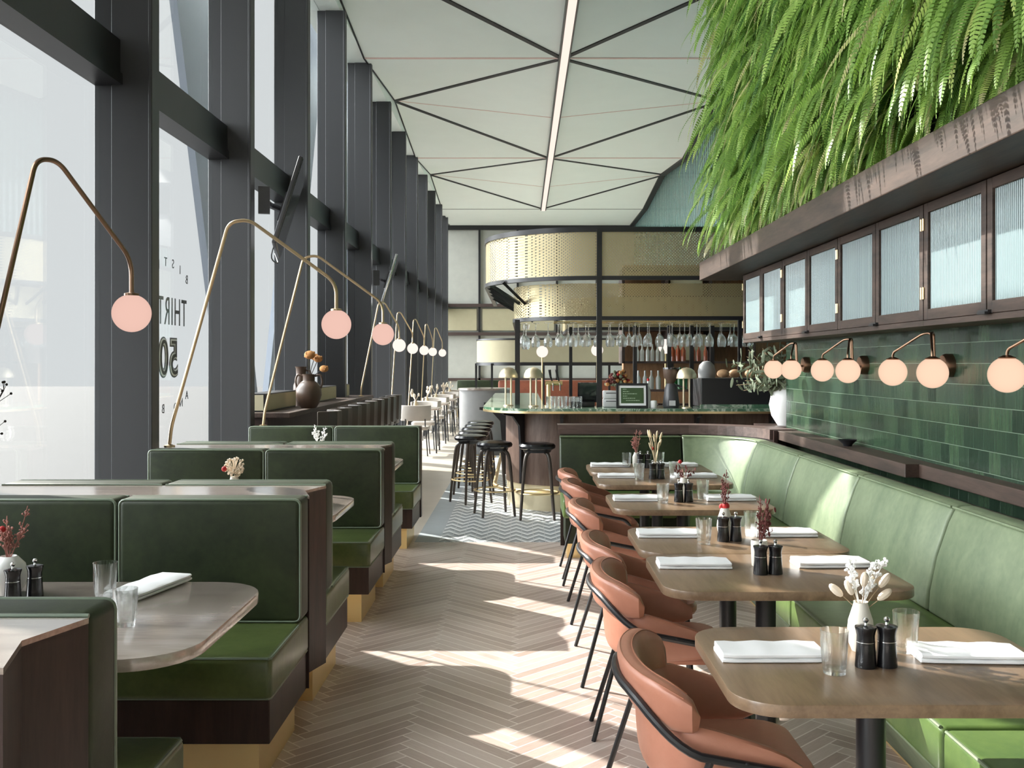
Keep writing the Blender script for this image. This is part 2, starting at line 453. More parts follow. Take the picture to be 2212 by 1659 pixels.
# ceiling: folded triangular panels around a straight spine
CX, EL, ER, ZC, ZN = .63, -2.44, 3.8, 6.2, 6.53
cy = [15.33+7.45*k for k in range(-3,3)]
ce = MB()
def tri(a,b,c): ce.add([a,b,c],[(0,1,2)])
ce.cur = 0
for i in range(len(cy)-1):
    a, b = cy[i], cy[i+1]; m = (a+b)/2
    for e in (EL, ER):
        tri((CX,a,ZC),(e,m,ZN),(CX,b,ZC))
        tri((CX,a,ZC),(e,a,ZC),(e,m,ZN)); tri((CX,b,ZC),(e,m,ZN),(e,b,ZC))
ce.add([(EL,cy[-1],ZC),(ER,cy[-1],ZC),(ER,34.1,ZC),(EL,34.1,ZC)],[(0,1,2,3)])
ce.box(-2.95, 4.1, Y0-.2, 34.3, 6.8, 6.95)
ce.box(-2.95, EL, Y0-.2, 34.3, 6.25, 6.8)
def strip(p, q, w, t, mi):
    p = Vector(p); q = Vector(q); d = (q-p).normalized(); s = Vector((d.y,-d.x,0)).normalized()*w/2; u = Vector((0,0,t))
    ce.cur = mi
    vs = [p-s-u,p+s-u,q+s-u,q-s-u,p-s+u,p+s+u,q+s+u,q-s+u]
    ce.add(vs,[(0,3,2,1),(4,5,6,7),(0,1,5,4),(1,2,6,5),(2,3,7,6),(3,0,4,7)])
for i in range(len(cy)-1):
    a, b = cy[i], cy[i+1]; m = (a+b)/2
    for e in (EL, ER):
        strip((CX,a,ZC),(e,m,ZN),.085,.018,1); strip((e,m,ZN),(CX,b,ZC),.085,.018,1)
        strip((CX,m,ZC),(e,m,ZN),.03,.006,2)
for c in cy[:-1]:
    for e in (EL, ER): strip((CX,c,ZC),(e,c,ZC),.05,.008,2)
strip((EL,cy[-1]+.1,ZC),(ER,cy[-1]+.1,ZC),.05,.006,1)
zz = []
for i in range(len(cy)-1): zz += [(ER-.02,cy[i],ZC),(ER-.02,(cy[i]+cy[i+1])/2,ZN)]
zz += [(ER-.02,cy[-1],ZC),(ER-.02,34.1,ZC)]
for a,b in zip(zz[:-1],zz[1:]): strip(a,b,.22,.04,1)
for i in range(len(cy)-1):
    a, b = cy[i], cy[i+1]; m = (a+b)/2
    strip((EL+.012,a,ZC),(EL+.012,m,ZN),.024,.012,1); strip((EL+.012,m,ZN),(EL+.012,b,ZC),.024,.012,1)
struct(ce.build('ceiling', [M['ceil'],M['groove'],M['pinkline']], smooth=False, recalc=False), 'pale folded ceiling panels divided by black grooves')

t = thing('linear_ceiling_light', 'long warm light strip running down the middle of the ceiling', 'ceiling light', (.652,13,6.13))
MB().box(-.085,.085,-15,17.2,.0,.09).build('housing', M['black'], t, smooth=False)
MB().box(-.056,.056,-14.98,17.18,-.012,.0).build('diffuser', M['strip'], t, smooth=False)

# window wall
CYS = [6.46+2.33*k for k in range(-4,12)]
for k,y in enumerate(CYS):
    o = MB().box(-2.64,-2.38,y-.06,y+.06,0,6.25).box(-2.755,-2.64,y-.045,y+.045,0,6.25).box(-2.40,-2.375,y-.066,y+.066,0,6.25)
    struct(o.build('trim_%d'%(k+1), M['column'], smooth=False, bevel=.004, seg=1), 'charcoal steel window column')
edges = [Y0]+CYS+[34.1]
for k in range(len(edges)-1):
    a = edges[k]+(.045 if k else 0); b = edges[k+1]-.045
    w = thing('window_%d'%(k+1), 'tall window bay between charcoal columns', None, (-2.72,(a+b)/2,0), kind='structure')
    h = (b-a)/2
    MB().box(-.006,.006,-h,h,.10,6.25).build('glass', M['pane'], w, smooth=False)
    MB().box(-.05,.14,-h,h,3.34,3.58).box(-.03,.155,-h,h,3.29,3.36).box(-.04,.10,-h,h,3.58,3.61).build('transom', M['black'], w, smooth=False)
    MB().box(-.06,.10,-h,h,0,.10).build('sill', M['column'], w, smooth=False)
    if k == 5:                                   # vinyl lettering on the pane, reads from the street
        def text(s, size, z, y, sx=1, off=0.0, sp=1.0, outline=False):
            c = bpy.data.curves.new('t','FONT'); c.body = s; c.size = size; c.align_x = 'CENTER'; c.extrude = .0015; c.offset = off; c.space_character = sp
            ob = bpy.data.objects.new('t', c); COL.objects.link(ob)
            dg = bpy.context.evaluated_depsgraph_get(); me = bpy.data.meshes.new_from_object(ob.evaluated_get(dg))
            COL.objects.unlink(ob); bpy.data.objects.remove(ob)
            Mx = Matrix.Translation((-.012, y-(a+b)/2, z)) @ Matrix.Rotation(-PI/2,4,'Z') @ Matrix.Rotation(PI/2,4,'X') @ Matrix.Diagonal((sx,1,1,1))
            me.transform(Mx); return me
        def put(name, me, mat):
            me.materials.clear(); me.materials.append(mat)
            me.name = name; o = bpy.data.objects.new(name, me); COL.objects.link(o); o.parent = w; return o
        put('lettering', text('THIRTY', .31, 1.80, 7.72, .68, .0, 1.15), M['letter'])
        me5 = text('50', .40, 1.41, 7.70, 1.0, .018, 1.1); put('lettering', me5, M['letter'])
        me5b = text('50', .40, 1.41, 7.70, 1.0, .006, 1.1); me5b.transform(Matrix.Translation((.004,0,0))); put('lettering', me5b, M['wallwhite'])
        me5c = text('50', .40, 1.41, 7.70, 1.0, -.006, 1.1); me5c.transform(Matrix.Translation((.008,0,0))); put('lettering', me5c, M['letter'])
        for word, z0, sgn in (('BISTRO', 2.20, 1), ('AND BAR', 1.21, -1)):
            n = len(word)
            for i,ch in enumerate(word):
                q = (i-(n-1)/2)/((n-1)/2)
                if ch != ' ': put('lettering', text(ch, .10, z0+sgn*.10*(1-q*q)-(.05 if sgn>0 else 0), 7.72-q*.40), M['letter'])

struct(MB().box(-4.3,-2.79,Y0,10.1,5.5,5.74).build('trim_40', M['wallwhite'], smooth=False), 'unseen slab added outside the windows to shade the banquette')  # unseen slab, added to keep the sun off the banquette and tiles
# street-side leaning columns
for k,ya in enumerate((3.2,13.85,23.4)):
    for sg in (-1,1):
        def yy(z): return ya+sg*(z-.4)*.40
        poly = [(yy(-.2),-.2),(yy(-.2)+sg*1.5,-.2),(yy(8)+sg*1.5,8),(yy(8),8)]
        if sg > 0: poly = poly
        o = MB().prism_x(poly, -3.68, -3.6)
        struct(o.build('trim_%d'%(30+k*2+(sg>0)), M['bluegrey'], smooth=False), 'leaning blue grey street column beyond the glass')

# far wall with fabric panels
wb = MB()
wb.cur = 0; wb.box(-2.95,4.1,34.0,34.3,0,6.8)
wb.cur = 1
for x in (-1.44,-.14,1.2,2.56): wb.box(x-.035,x+.035,33.9,34,0,6.2)
wb.box(-2.9,3.9,33.88,34,6.05,6.2)
wb.cur = 2
for z in (2.45,3.42): wb.box(-2.9,3.9,33.86,34,z,z+.11)
wb.box(-2.9,3.9,33.9,34,.9,1.0)
xs = (-2.75,-1.44,-.14,1.2,2.56,3.8)
wb.cur = 3
for a,b in zip(xs[:-1],xs[1:]): wb.box(a+.1,b-.1,33.93,34,2.62,3.36)
struct(wb.build('wall_back', [M['panelgrey'],M['black'],M['rail'],M['panelbeige']], smooth=False), 'far wall of pale fabric panels with dark mullions')
struct(MB().box(3.82,4.1,8.3,34.2,0,6.8).build('wall_right_far', M['teal'], smooth=False), 'teal ribbed glass wall above the bar')
struct(MB().box(2.3,4.1,8.2,8.32,0,6.8).build('wall_return', M['dwood'], smooth=False), 'dark wall return behind the tiled wall')
struct(MB().box(-2.95,4.1,Y0-.2,Y0,0,6.8).build('wall_front', M['wallwhite'], smooth=False), 'white wall behind the viewer')

# right side: tiled wall, fern backing
struct(MB().box(2.12,2.3,Y0,7.98,0,1.75).build('wall_right', M['tile'], smooth=False), 'green glazed tile wall above the banquette')
struct(MB().box(2.12,2.3,Y0,8.50,1.75,2.28).build('wall_right_upper', M['dwoody'], smooth=False), 'dark wall behind the hanging cabinets')
struct(MB().box(1.97,2.3,Y0,8.60,2.28,6.8).build('wall_right_planted', M['soil'], smooth=False), 'dark planted backing of the fern wall')
struct(MB().box(1.96,2.12,5.09,7.98,.915,.985).box(2.03,2.12,Y0,5.09,.915,.985).build('trim_50', M['dwoody'], bevel=.004, smooth=False), 'dark wooden ledge along the foot of the tiles')
o = MB().box(1.61,1.965,Y0,9.02,2.25,2.41)
tag(o.build('timber_shelf', M['dwoody'], bevel=.005, smooth=False), 'long dark timber shelf with ferns above and cabinets below', 'shelf')

# ---------------------------------------------------------------- fern wall
def ferns(n, seed):
    r = random.Random(seed); V = []; F = []; T = []
    cnt = 0
    while cnt < n:
        y = r.uniform(1.6, 8.62); z = r.uniform(2.50, 5.6)
        if z > 2.30+.40*y: continue
        cnt += 1
        L = r.uniform(.45,.95)*(1.0 if y < 7.8 else .85); hw = r.uniform(.026,.046)
        tone = min(1,max(0,r.gauss(.42,.2))); 
        if z < 3.0 and y > 5.0 and r.random() < .4: tone = min(1, tone+.38)
        if r.random() < .03: tone = .99
        yaw = r.gauss(0,.4); ox = -math.cos(yaw); oy = math.sin(yaw)
        outk = r.uniform(.36,.80); upk = r.uniform(-.05,.25)
        dn = r.uniform(.62,.95); L = min(L, max(.16,(z-2.40)/dn))
        ns = 56; pts = []
        for i in range(ns+1):
            s = i/ns
            d = outk*L*(1-(1-s)**1.5)
            zz_ = upk*L*s*(1-s)*1.6 - L*dn*s**1.25
            pts.append(Vector((1.935+ox*d, y+oy*d-.10*L*s*s, z+zz_)))
        roll = r.gauss(0,.35)
        for i in range(ns):
            p = pts[i]; q = pts[i+1]; t = (q-p).normalized()
            lat = t.cross(Vector((ox,oy,.3))).normalized()
            nrm = lat.cross(t)
            lat = (lat*math.cos(roll)+nrm*math.sin(roll))
            s = (i+.5)/ns
            w = hw*min(1,(s*7)**.8)*(1-s**2.6)**.7
            seg = (q-p).length
            b = len(V)
            for sg in (-1,1):
                tip = p+t*seg*.75+lat*sg*w+nrm*(-.10*w)
                a0 = p+t*seg*.0; a1 = p+t*seg*.80
                k = len(V)
                V += [tuple(a0), tuple(a1), tuple(tip+t*seg*.30), tuple(tip-t*seg*.34)]
                F.append((k,k+3,k+2,k+1) if sg>0 else (k,k+1,k+2,k+3))
                tv = min(1,max(0,tone+r.uniform(-.05,.05)+.12*(s>.85)))
                T += [tv]*4
        # rachis
        k = len(V)
        for i in range(0,ns+1,3):
            V += [tuple(pts[i]+Vector((0,.0016,0))), tuple(pts[i]-Vector((0,.0016,0)))]; T += [min(1,tone+.2)]*2
        m = (ns)//3
        for i in range(m): F.append((k+2*i,k+2*i+1,k+2*i+3,k+2*i+2))
    me = bpy.data.meshes.new('fern_foliage'); me.from_pydata(V,[],F)
    at = me.attributes.new('tone','FLOAT','POINT'); at.data.foreach_set('value', T)
    me.materials.append(M['fern'])
    o = bpy.data.objects.new('fern_foliage', me); COL.objects.link(o)
    return o
tag(ferns(2900,5), 'lush green sword ferns hanging over the timber shelf', 'fern', kind='stuff')

# ---------------------------------------------------------------- hanging cabinets
cab = thing('wall_cabinet', 'x', 'cabinet', (2.0,0,0), group='fluted glass wall cabinets')
U = 1.266
def cabinet_parts(root):
    MB().box(-.085,.115,-U/2+.004,U/2-.004,1.70,2.248).box(-.12,.115,-U/2+.001,U/2-.001,1.675,1.70).build('body', M['dwoody'], root, smooth=False)
    for sg in (-1,1):
        c = sg*U/4; h = U/4-.006
        d = MB()
        d.box(-.12,-.09,c-h,c-h+.042,1.702,2.245).box(-.12,-.09,c+h-.042,c+h,1.702,2.245)
        d.box(-.119,-.091,c-h+.042,c+h-.042,1.702,1.752).box(-.119,-.091,c-h+.042,c+h-.042,2.20,2.245)
        do = d.build('door', M['dwoody'], root, bevel=.002, seg=1, smooth=False)
        MB().box(-.106,-.098,c-h+.040,c+h-.040,1.75,2.202).build('pane', M['flute'], do, smooth=False)
        for z in (1.80,2.12): MB().tube([(-.124,sg*(U/2-.012),z),(-.124,sg*(U/2-.012),z+.055)], .005, 8).build('hinge', M['brass'], do)
    MB().box(-.135,-.117,-.045,.045,1.702,1.716).box(-.15,-.134,-.05,.02,1.698,1.708).build('handle', M['black'], root, smooth=False)
cabinet_parts(cab)
names = ['fluted glass cabinet at the far end of the row, nearest the bar','fluted glass cabinet second from the bar end of the row','fluted glass cabinet third from the bar end of the row','fluted glass cabinet at the near end, cut by the right edge of the photo']
for i in range(4):
    y = 8.46-U*(i+.5)
    if i == 0: cab.location = (2.0,y,0); cab['label'] = names[0]
    else: dup(cab, (2.0,y,0), label=names[i])

# ---------------------------------------------------------------- wall lamps
wl = thing('wall_lamp', 'x', 'wall lamp', (2.12,0,0), group='twin globe wall lamps')
MB().lathe([(0,0),(.058,0),(.058,.03),(.05,.045),(0,.045)],24).xf(Matrix.Translation((0,0,1.49)) @ Matrix.Rotation(-PI/2,4,'Y')).build('wall_plate', M['darkbrass'], wl)
for sg in (-1,1):
    pts = fillet([(-.03,sg*.012,1.485),(-.085,sg*.012,1.475),(-.092,sg*.014,1.652),(-.12,sg*.05,1.648),(-.195,sg*.245,1.556),(-.195,sg*.25,1.52)], .03, 5)
    MB().tube(pts, .0062, 10).build('arm', M['darkbrass'], wl)
    MB().lathe([(0,.062),(.030,.062),(.034,.068),(.012,.078),(0,.078)],18,(-.195,sg*.25,1.455)).build('cap', M['darkbrass'], wl)
    g = MB().lathe([(max(1e-4,.0715*math.sin(a)),-.0715*math.cos(a)) for a in [k*(PI-.46)/18 for k in range(19)]]+[(0,.064)],28,(-.195,sg*.25,1.455)).build('globe', M['globe'], wl)
wn = ['twin globe wall lamp nearest the bar, beside the dried leaf bouquet','twin globe wall lamp with globes side by side above the sunlit tiles','twin globe wall lamp third from the bar, above the sunlit tile edge','twin globe wall lamp cut by the right edge of the photo']
for i,y in enumerate((7.36,6.125,4.915,3.70)):
    if i == 0: wl.location = (2.12,y,0); wl['label'] = wn[0]
    else: dup(wl, (2.12,y,0), label=wn[i])
# ---------------------------------------------------------------- booth benches (left row)
def piping_loop(y, x0, x1, z0, z1, r=.022):
    pts = []
    for cx,cz,a0 in ((x1-r,z0+r,-90),(x1-r,z1-r,0),(x0+r,z1-r,90),(x0+r,z0+r,180)):
        for k in range(4):
            a = math.radians(a0+30*k); pts.append((cx+r*math.cos(a), y, cz+r*math.sin(a)))
    return pts
def booth(y, label, dx=0, double=True, near=True):
    t = thing('booth_bench', label, 'booth bench', (-1.595+dx,y,0), group='green leather booth benches')
    e = .175 if double else -.09
    xr = .725
    poly = [(-.725,-.175),(xr,-.175),(xr-.055,(e-.175)/2),(xr,e),(-.725,e)] if double else [(-.725,-.175),(xr,-.175),(xr,e),(-.725,e)]
    MB().prism(poly, .17, .945).build('divider', M['dwood'], t, smooth=False)
    MB().prism([(a*1.001,b) for a,b in poly], .945, .957).build('divider_cap', M['cap'], t, smooth=False)
    for sg in ((-1,1) if (double and near) else ((-1,) if near else (1,))):
        o = sg*.175 if sg < 0 or double else e
        def B(x0,x1,y0,y1,z0,z1): 
            a,b = sorted((o+sg*y0, o+sg*y1)); return MB().box(x0,x1,a,b,z0,z1)
        for x0,x1 in ((-.725,-.004),(.004,.725)):
            c = B(x0,x1,.002,.155,.475,.965)
            # slight belly on the front of the cushion
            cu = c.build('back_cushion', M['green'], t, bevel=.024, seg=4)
            p = MB().tube(piping_loop(o+sg*.147, x0+.004, x1-.004, .482, .962), .0055, 6, closed=True)
            p.tube([(x1-.004,o+sg*.012,.958),(x0+.004,o+sg*.012,.958)], .005, 6)
            p.build('piping', M['piping'], cu)
        for x0,x1 in ((-.725,-.003),(.003,.725)):
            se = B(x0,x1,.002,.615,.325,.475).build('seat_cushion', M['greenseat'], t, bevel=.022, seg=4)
            yf = o+sg*.606
            p = MB().tube([(x0+.02,yf,.470),(x1-.012,yf,.470),(x1-.006,yf-sg*.012,.470),(x1-.006,o+sg*.17,.470)], .005, 6)
            p.tube([(x0+.02,yf,.331),(x1-.012,yf,.331),(x1-.006,yf-sg*.012,.331),(x1-.006,o+sg*.02,.331)], .005, 6)
            p.build('piping', M['piping'], se)
        B(-.725,.715,.0,.60,.17,.325).build('seat_base', M['dwood'], t, bevel=.003, seg=1, smooth=False)
        B(-.725,.665,.0,.55,0,.17).build('toe_kick', M['kickbrass'], t, smooth=False)
    a = -.175; b = e
    MB().box(-.725,.60,a+.001,b-.001,0,.17).build('toe_kick', M['kickbrass'], t, smooth=False)
    return t
BY = [1.95, 4.25, 6.50, 8.78]
booth(BY[0], 'green booth bench nearest the viewer, cut by the lower left corner', dx=-.055, near=False)
booth(BY[1], 'green booth bench behind the set table with two water glasses', )
booth(BY[2], 'green booth bench with a globe lamp rising from its window end')
booth(BY[3], 'single sided green booth bench at the end of the row, backing the window counter', double=False)

# ---------------------------------------------------------------- booth tables
bt = thing('booth_table', 'oak booth table set with two glasses and a napkin', 'table', (-1.595,2.97,0), group='booth tables')
MB().prism(rrect(-.70,.735,-.45,.45,.19,8), .715, .75).build('tabletop', M['oakglare'], bt, bevel=.003, seg=2)
MB().lathe([(0,.02),(.038,.02),(.038,.715),(0,.715)],20,(-.1,0,0)).build('pedestal', M['black'], bt)
MB().lathe([(0,0),(.24,0),(.24,.012),(.05,.03),(0,.03)],28,(-.1,0,0)).build('base_plate', M['black'], bt)
dup(bt, (-1.66,5.22,0), label='oak booth table in the second booth, mostly hidden, its tip showing past the bench')
dup(bt, (-1.66,7.50,0), label='oak booth table in the last booth, only a sliver of its tip showing')

# ---------------------------------------------------------------- arched globe floor lamps on the booth dividers
def arc_lamp(label, loc, rz, z0=.957, reach=1.14, apex=.50, mt='lampbrass', gm='globeleft', zg=1.755, za=2.44):
    t = thing('arched_globe_lamp', label, 'lamp', loc, rz, group='arched globe lamps')
    zb = z0-loc[2]
    MB().lathe([(0,0),(.035,0),(.035,.008),(.012,.016),(0,.016)],20).build('base', M[mt], t)
    pts = [(0,0,.01),(.004,0,.10),(.03,0,.2)]
    A = za-loc[2]; G = zg-loc[2]
    pts = fillet([(0,0,.01),(.012,0,.13),(apex*.86,0,A-.02),(apex*1.15,0,A),(reach-.0,0,G+.27),(reach,0,G+.09)], .17, 8)
    MB().tube(pts, .0115, 10).build('stem', M[mt], t)
    MB().lathe([(0,.088),(.036,.088),(.036,.100),(.014,.106),(0,.106)],20,(reach,0,G)).build('cap', M[mt], t)
    MB().lathe([(max(1e-4,.096*math.sin(a)),-.096*math.cos(a)) for a in [k*(PI-.36)/18 for k in range(19)]]+[(0,.090)],32,(reach,0,G)).build('globe', M[gm], t)
    return t
arc_lamp('arched globe lamp nearest the viewer, dark stem leaving the left edge', (-2.27,4.05,.957), math.atan2(1.02,.29), reach=1.05, apex=.46, mt='darkbrass', za=2.43)
arc_lamp('arched globe lamp rising from the booth bench divider in front of the window lettering', (-2.30,6.50,.957), 0, reach=1.09, apex=.45)
arc_lamp('arched globe lamp rising from the last booth bench beside the clay jug', (-2.24,8.63,.957), .06, reach=1.03, apex=.40)

# ---------------------------------------------------------------- window counter beyond the booths
wc = thing('window_counter', 'dark window counter behind the last booth with a clay jug on it', 'counter', (-2.25,11.4,0))
MB().box(-.46,.12,-2.25,2.9,1.0,1.045).build('counter_top', M['dwoody'], wc, bevel=.004, smooth=False)
MB().box(-.44,-.10,-2.2,2.85,0,1.0).build('front_panel', M['dwood'], wc, smooth=False)
# bar stools along the counter
st = thing('counter_stool', 'dark ribbed high stool tucked at the window counter', 'bar stool', (-1.92,9.3,0), group='dark high stools at the window counter')
MB().prism(rrect(-.19,.19,-.19,.19,.06), .66, .74).build('seat', M['barseat'], st, bevel=.02)
bk = MB()
ringsb = []
for i in range(13):
    a = math.radians(-75+150*i/12); c_, s_ = math.cos(a), math.sin(a)
    w = 1+.03*math.cos(i*PI)
    ringsb.append([(.20*w*c_-.0,.21*w*s_,.72),(.225*w*c_,.235*w*s_,.72),(.235*w*c_,.245*w*s_,1.06),(.205*w*c_,.215*w*s_,1.06)])
bk.rings(ringsb); bk.build('backrest', M['barseat'], st, bevel=.008)
for sx in (-1,1):
    for sy in (-1,1): MB().tube([(sx*.15,sy*.15,.66),(sx*.19,sy*.19,0)], .012, 8).build('leg', M['black'], st)
MB().tube([(-.17,-.17,.26),(.17,-.17,.26),(.17,.17,.26),(-.17,.17,.26)], .008, 6, closed=True).build('footrest', M['black'], st)
for i in range(1,9): dup(st, (-1.92,9.3+.58*i,0))

# brass fronted boxes on the counter by the window
bx = thing('brass_panel_box', 'brass faced box on the window counter between clay jug and booth lamp', 'box', (-2.50,9.95,1.046), group='brass faced boxes on the window counter')
MB().box(-.10,.10,-.62,.62,0,.17).build('body', M['black'], bx, smooth=False)
MB().box(.10,.106,-.60,.60,.012,.158).box(-.08,.08,-.624,-.62,.012,.158).build('front_panel', M['panelbeige'], bx, smooth=False)
dup(bx, (-2.50,12.25,1.046), label='brass faced box on the window counter just behind the clay jug')
b3 = dup(bx, (-2.50,13.62,1.046), label='brass faced box at the far end of the window counter'); b3.scale = (1,.35,1)

def flower_stem(mb, p0, p1, r=.0016, bend=.02, rnd=R):
    p0 = Vector(p0); p1 = Vector(p1); m = (p0+p1)/2+Vector((rnd.uniform(-bend,bend),rnd.uniform(-bend,bend),bend*.3))
    pts = [p0*(1-s)**2+m*2*s*(1-s)+p1*s*s for s in [k/5 for k in range(6)]]
    mb.tube(pts, r, 5); return pts
# clay jugs
jg = thing('clay_jug', 'brown two handled clay jug of dried orange blooms on the window counter', 'jug', (-2.17,10.15,1.046))
MB().lathe([(0,0),(.075,0),(.105,.05),(.13,.13),(.125,.20),(.095,.25),(.06,.275),(.06,.33),(.068,.345),(.058,.345),(.05,.30),(0,.30)],24).build('body', M['clay'], jg)
for sg in (-1,1): MB().tube(catmull([(sg*.062,0,.325),(sg*.115,0,.335),(sg*.135,0,.27),(sg*.12,0,.20)]), .011, 8).build('handle', M['clay'], jg)
fs = MB(); fb = MB()
for dx,dy,dz,rr in ((.02,-.05,.54,.052),(.09,.02,.50,.042),(.17,-.08,.40,.042),(.045,.08,.52,.042)):
    flower_stem(fs, (0,0,.28), (dx,dy,dz), .004)
    fb.ball((dx,dy,dz), rr, (1.1,1,.85)); 
    for q in range(14):
        a = R.uniform(0,6.3); z = R.uniform(-.5,.7); fb.ball((dx+rr*.8*math.cos(a),dy+rr*.8*math.sin(a),dz+rr*.7*z), rr*.28, seg=6, ring=4)
fs.build('stems', M['twig'], jg); fb.build('bloom', M['orange'], jg)
j2 = thing('clay_jug', 'tall narrow brown clay vase beside the two handled jug', 'vase', (-2.37,10.69,1.046))
MB().lathe([(0,0),(.06,0),(.085,.10),(.08,.22),(.05,.30),(.055,.40),(.065,.42),(.05,.42),(.04,.32),(0,.30)],20).build('body', M['clay'], j2)
MB().tube([(.05,0,.38),(.10,0,.37),(.11,0,.30),(.08,0,.22)], .010, 8).build('handle', M['clay'], j2)
# wall screens on swing arms
def tv(label, loc, yaw, mat):
    t = thing('wall_screen', label, 'screen', loc, yaw, group='wall screens on window columns')
    Mx = Matrix.Rotation(math.radians(17),4,'Y')
    MB().box(-.025,.015,-.66,.66,-.40,.40).xf(Mx).build('casing', M[mat], t, bevel=.008)
    MB().box(.0155,.020,-.645,.645,-.385,.385).xf(Mx).build('screen', M['screen'], t, smooth=False)
    MB().box(-.07,-.025,-.14,.14,-.14,.14).xf(Mx).tube([(-.06,0,0),(-.17,-.18,.02)], .03, 8).tube([(-.17,-.18,.02),(-.21,-.44,.02)], .03, 8).build('swing_arm', M['tvback'], t)
    MB().box(-.26,-.16,-.47,-.42,-.10,.14).build('wall_plate', M['tvback'], t, smooth=False)
    MB().tube(catmull([(-.05,-.10,-.1),(-.15,-.32,-.45),(-.10,-.1,-.50),(-.13,.05,-.40)]), .006, 6).build('cable', M['black'], t)
tv('large dark wall screen seen edge on, above the booth lamps', (-2.18,9.33,2.93), .215, 'tvback')
tv('smaller looking silver edged wall screen farther down the window wall', (-2.16,16.32,2.84), .125, 'chrome')

# small row of lamps, tables and chairs farther down
for i,(b,gx,gy) in enumerate((((-2.22,13.75),-1.80,14.62),((-2.22,16.55),-1.94,17.7),((-2.22,19.2),-1.99,20.3),((-2.22,21.7),-2.03,22.7),((-2.22,24.0),-2.0,25.1))):
    dx, dy = gx-b[0], gy-b[1]
    arc_lamp(['far arched globe lamp just past the clay jug, largest of the distant row','far arched globe lamp second in the distant row','far arched globe lamp third in the distant row','far arched globe lamp fourth in the distant row','farthest arched globe lamp, beside the far wall panels'][i],
        (b[0],b[1],1.0452 if i == 0 else 0.0), math.atan2(dy,dx), reach=math.hypot(dx,dy), apex=.5, gm='globefar', zg=1.765, za=2.38)
ft = thing('cafe_table', 'x', 'table', (-1.72,16.9,0), group='small pale tables by the far windows')
MB().prism(rrect(-.34,.34,-.36,.36,.05), .72, .75).build('tabletop', M['oakglare'], ft, bevel=.003)
for sx in (-1,1):
    for sy in (-1,1): MB().tube([(sx*.27,sy*.28,.72),(sx*.30,sy*.31,0)], .013, 8).build('leg', M['black'], ft)
fch = thing('cafe_chair', 'x', 'chair', (-1.75,16.2,0), PI/2, group='pale grey chairs by the far windows')
MB().prism(rrect(-.21,.21,-.21,.21,.08), .42, .48).build('seat', M['chairgrey'], fch, bevel=.02)
ringsb = []
for i in range(13):
    a = math.radians(180-62+124*i/12); c_, s_ = math.cos(a), math.sin(a)
    ringsb.append([(.21*c_,.25*s_,.57),(.245*c_,.285*s_,.57),(.25*c_,.29*s_,.82),(.215*c_,.255*s_,.82)])
MB().rings(ringsb).build('backrest', M['chairgrey'], fch, bevel=.012)
for sx in (-1,1):
    for sy in (-1,1): MB().tube([(sx*.17,sy*.17,.42),(sx*.20,sy*.20,0)], .010, 8).build('leg', M['black'], fch)
for sy in (-1,1): MB().tube([(-.21,sy*.16,.60),(-.17,sy*.16,.42)], .010, 8).build('back_support', M['black'], fch)
od = ['nearest the clay jug end','second along','third along','fourth along','fifth along, nearest the far wall']
for i in range(5):
    y = 16.9+2.0*i
    if i == 0: ft.location = (-1.72,y,0); ft['label'] = 'small pale table by the far windows, '+od[0]
    else: dup(ft, (-1.72,y,0), label='small pale table by the far windows, '+od[i])
    for k,(dy,rz) in enumerate(((-.62,PI/2),(.62,-PI/2))):
        lb = 'pale grey chair %s the far window table %s' % (('before','behind')[k], od[i])
        if i == 0 and k == 0: fch['label'] = lb; fch.location = (-1.72,y+dy,0)
        else: dup(fch, (-1.72,y+dy,0), rz, label=lb)
    v = thing('bud_vase', 'tiny vase of dried flowers on the far table '+od[i], 'vase', (-1.80,y,.751), group='tiny vases on the far tables')
    MB().lathe([(0,0),(.03,0),(.04,.05),(.02,.10),(.022,.115),(0,.115)],12).build('vase', M['wheat'], v)
    q = MB()
    for k in range(6):
        e_ = (R.uniform(-.08,.08),R.uniform(-.08,.08),R.uniform(.18,.3)); flower_stem(q,(0,0,.1),e_,.005); q.ball(e_,.02,(1,1,1.6),6,4)
    q.build('dried_flowers', M['cream'], v)
fb_ = thing('far_banquette', 'dark green banquette with brass base against the far wall', 'banquette', (-1.1,28.2,0))
MB().box(-.75,.75,.15,.40,.45,1.02).build('backrest', M['green'], fb_, bevel=.04)
MB().box(-.75,.75,-.45,.2,.28,.47).build('seat', M['greenseat'], fb_, bevel=.04)
MB().box(-.70,.70,-.40,.38,0,.28).build('base', M['kickbrass'], fb_, smooth=False)

# twigs at the left edge
tw = thing('twig_vase', 'vase of thin black twigs at the left edge on the booth divider', 'vase', (-2.285,4.20,.958))
MB().lathe([(0,0),(.045,0),(.055,.06),(.03,.14),(.035,.16),(0,.15)],16).build('vase', M['ceramic'], tw)
q = MB()
for k in range(6):
    e_ = Vector((R.uniform(-.06,.07),R.uniform(-.15,.1),R.uniform(.25,.44))); pts = flower_stem(q,(0,0,.13),e_,.0022,.03)
    for j in range(9):
        p = pts[R.randint(2,5)]; d = Vector((R.uniform(-.05,.06),R.uniform(-.05,.05),R.uniform(0,.06))); q.tube([p,p+d],.0013,4); q.ball(tuple(p+d),.006,seg=5,ring=4)
q.build('twigs', M['twig'], tw)
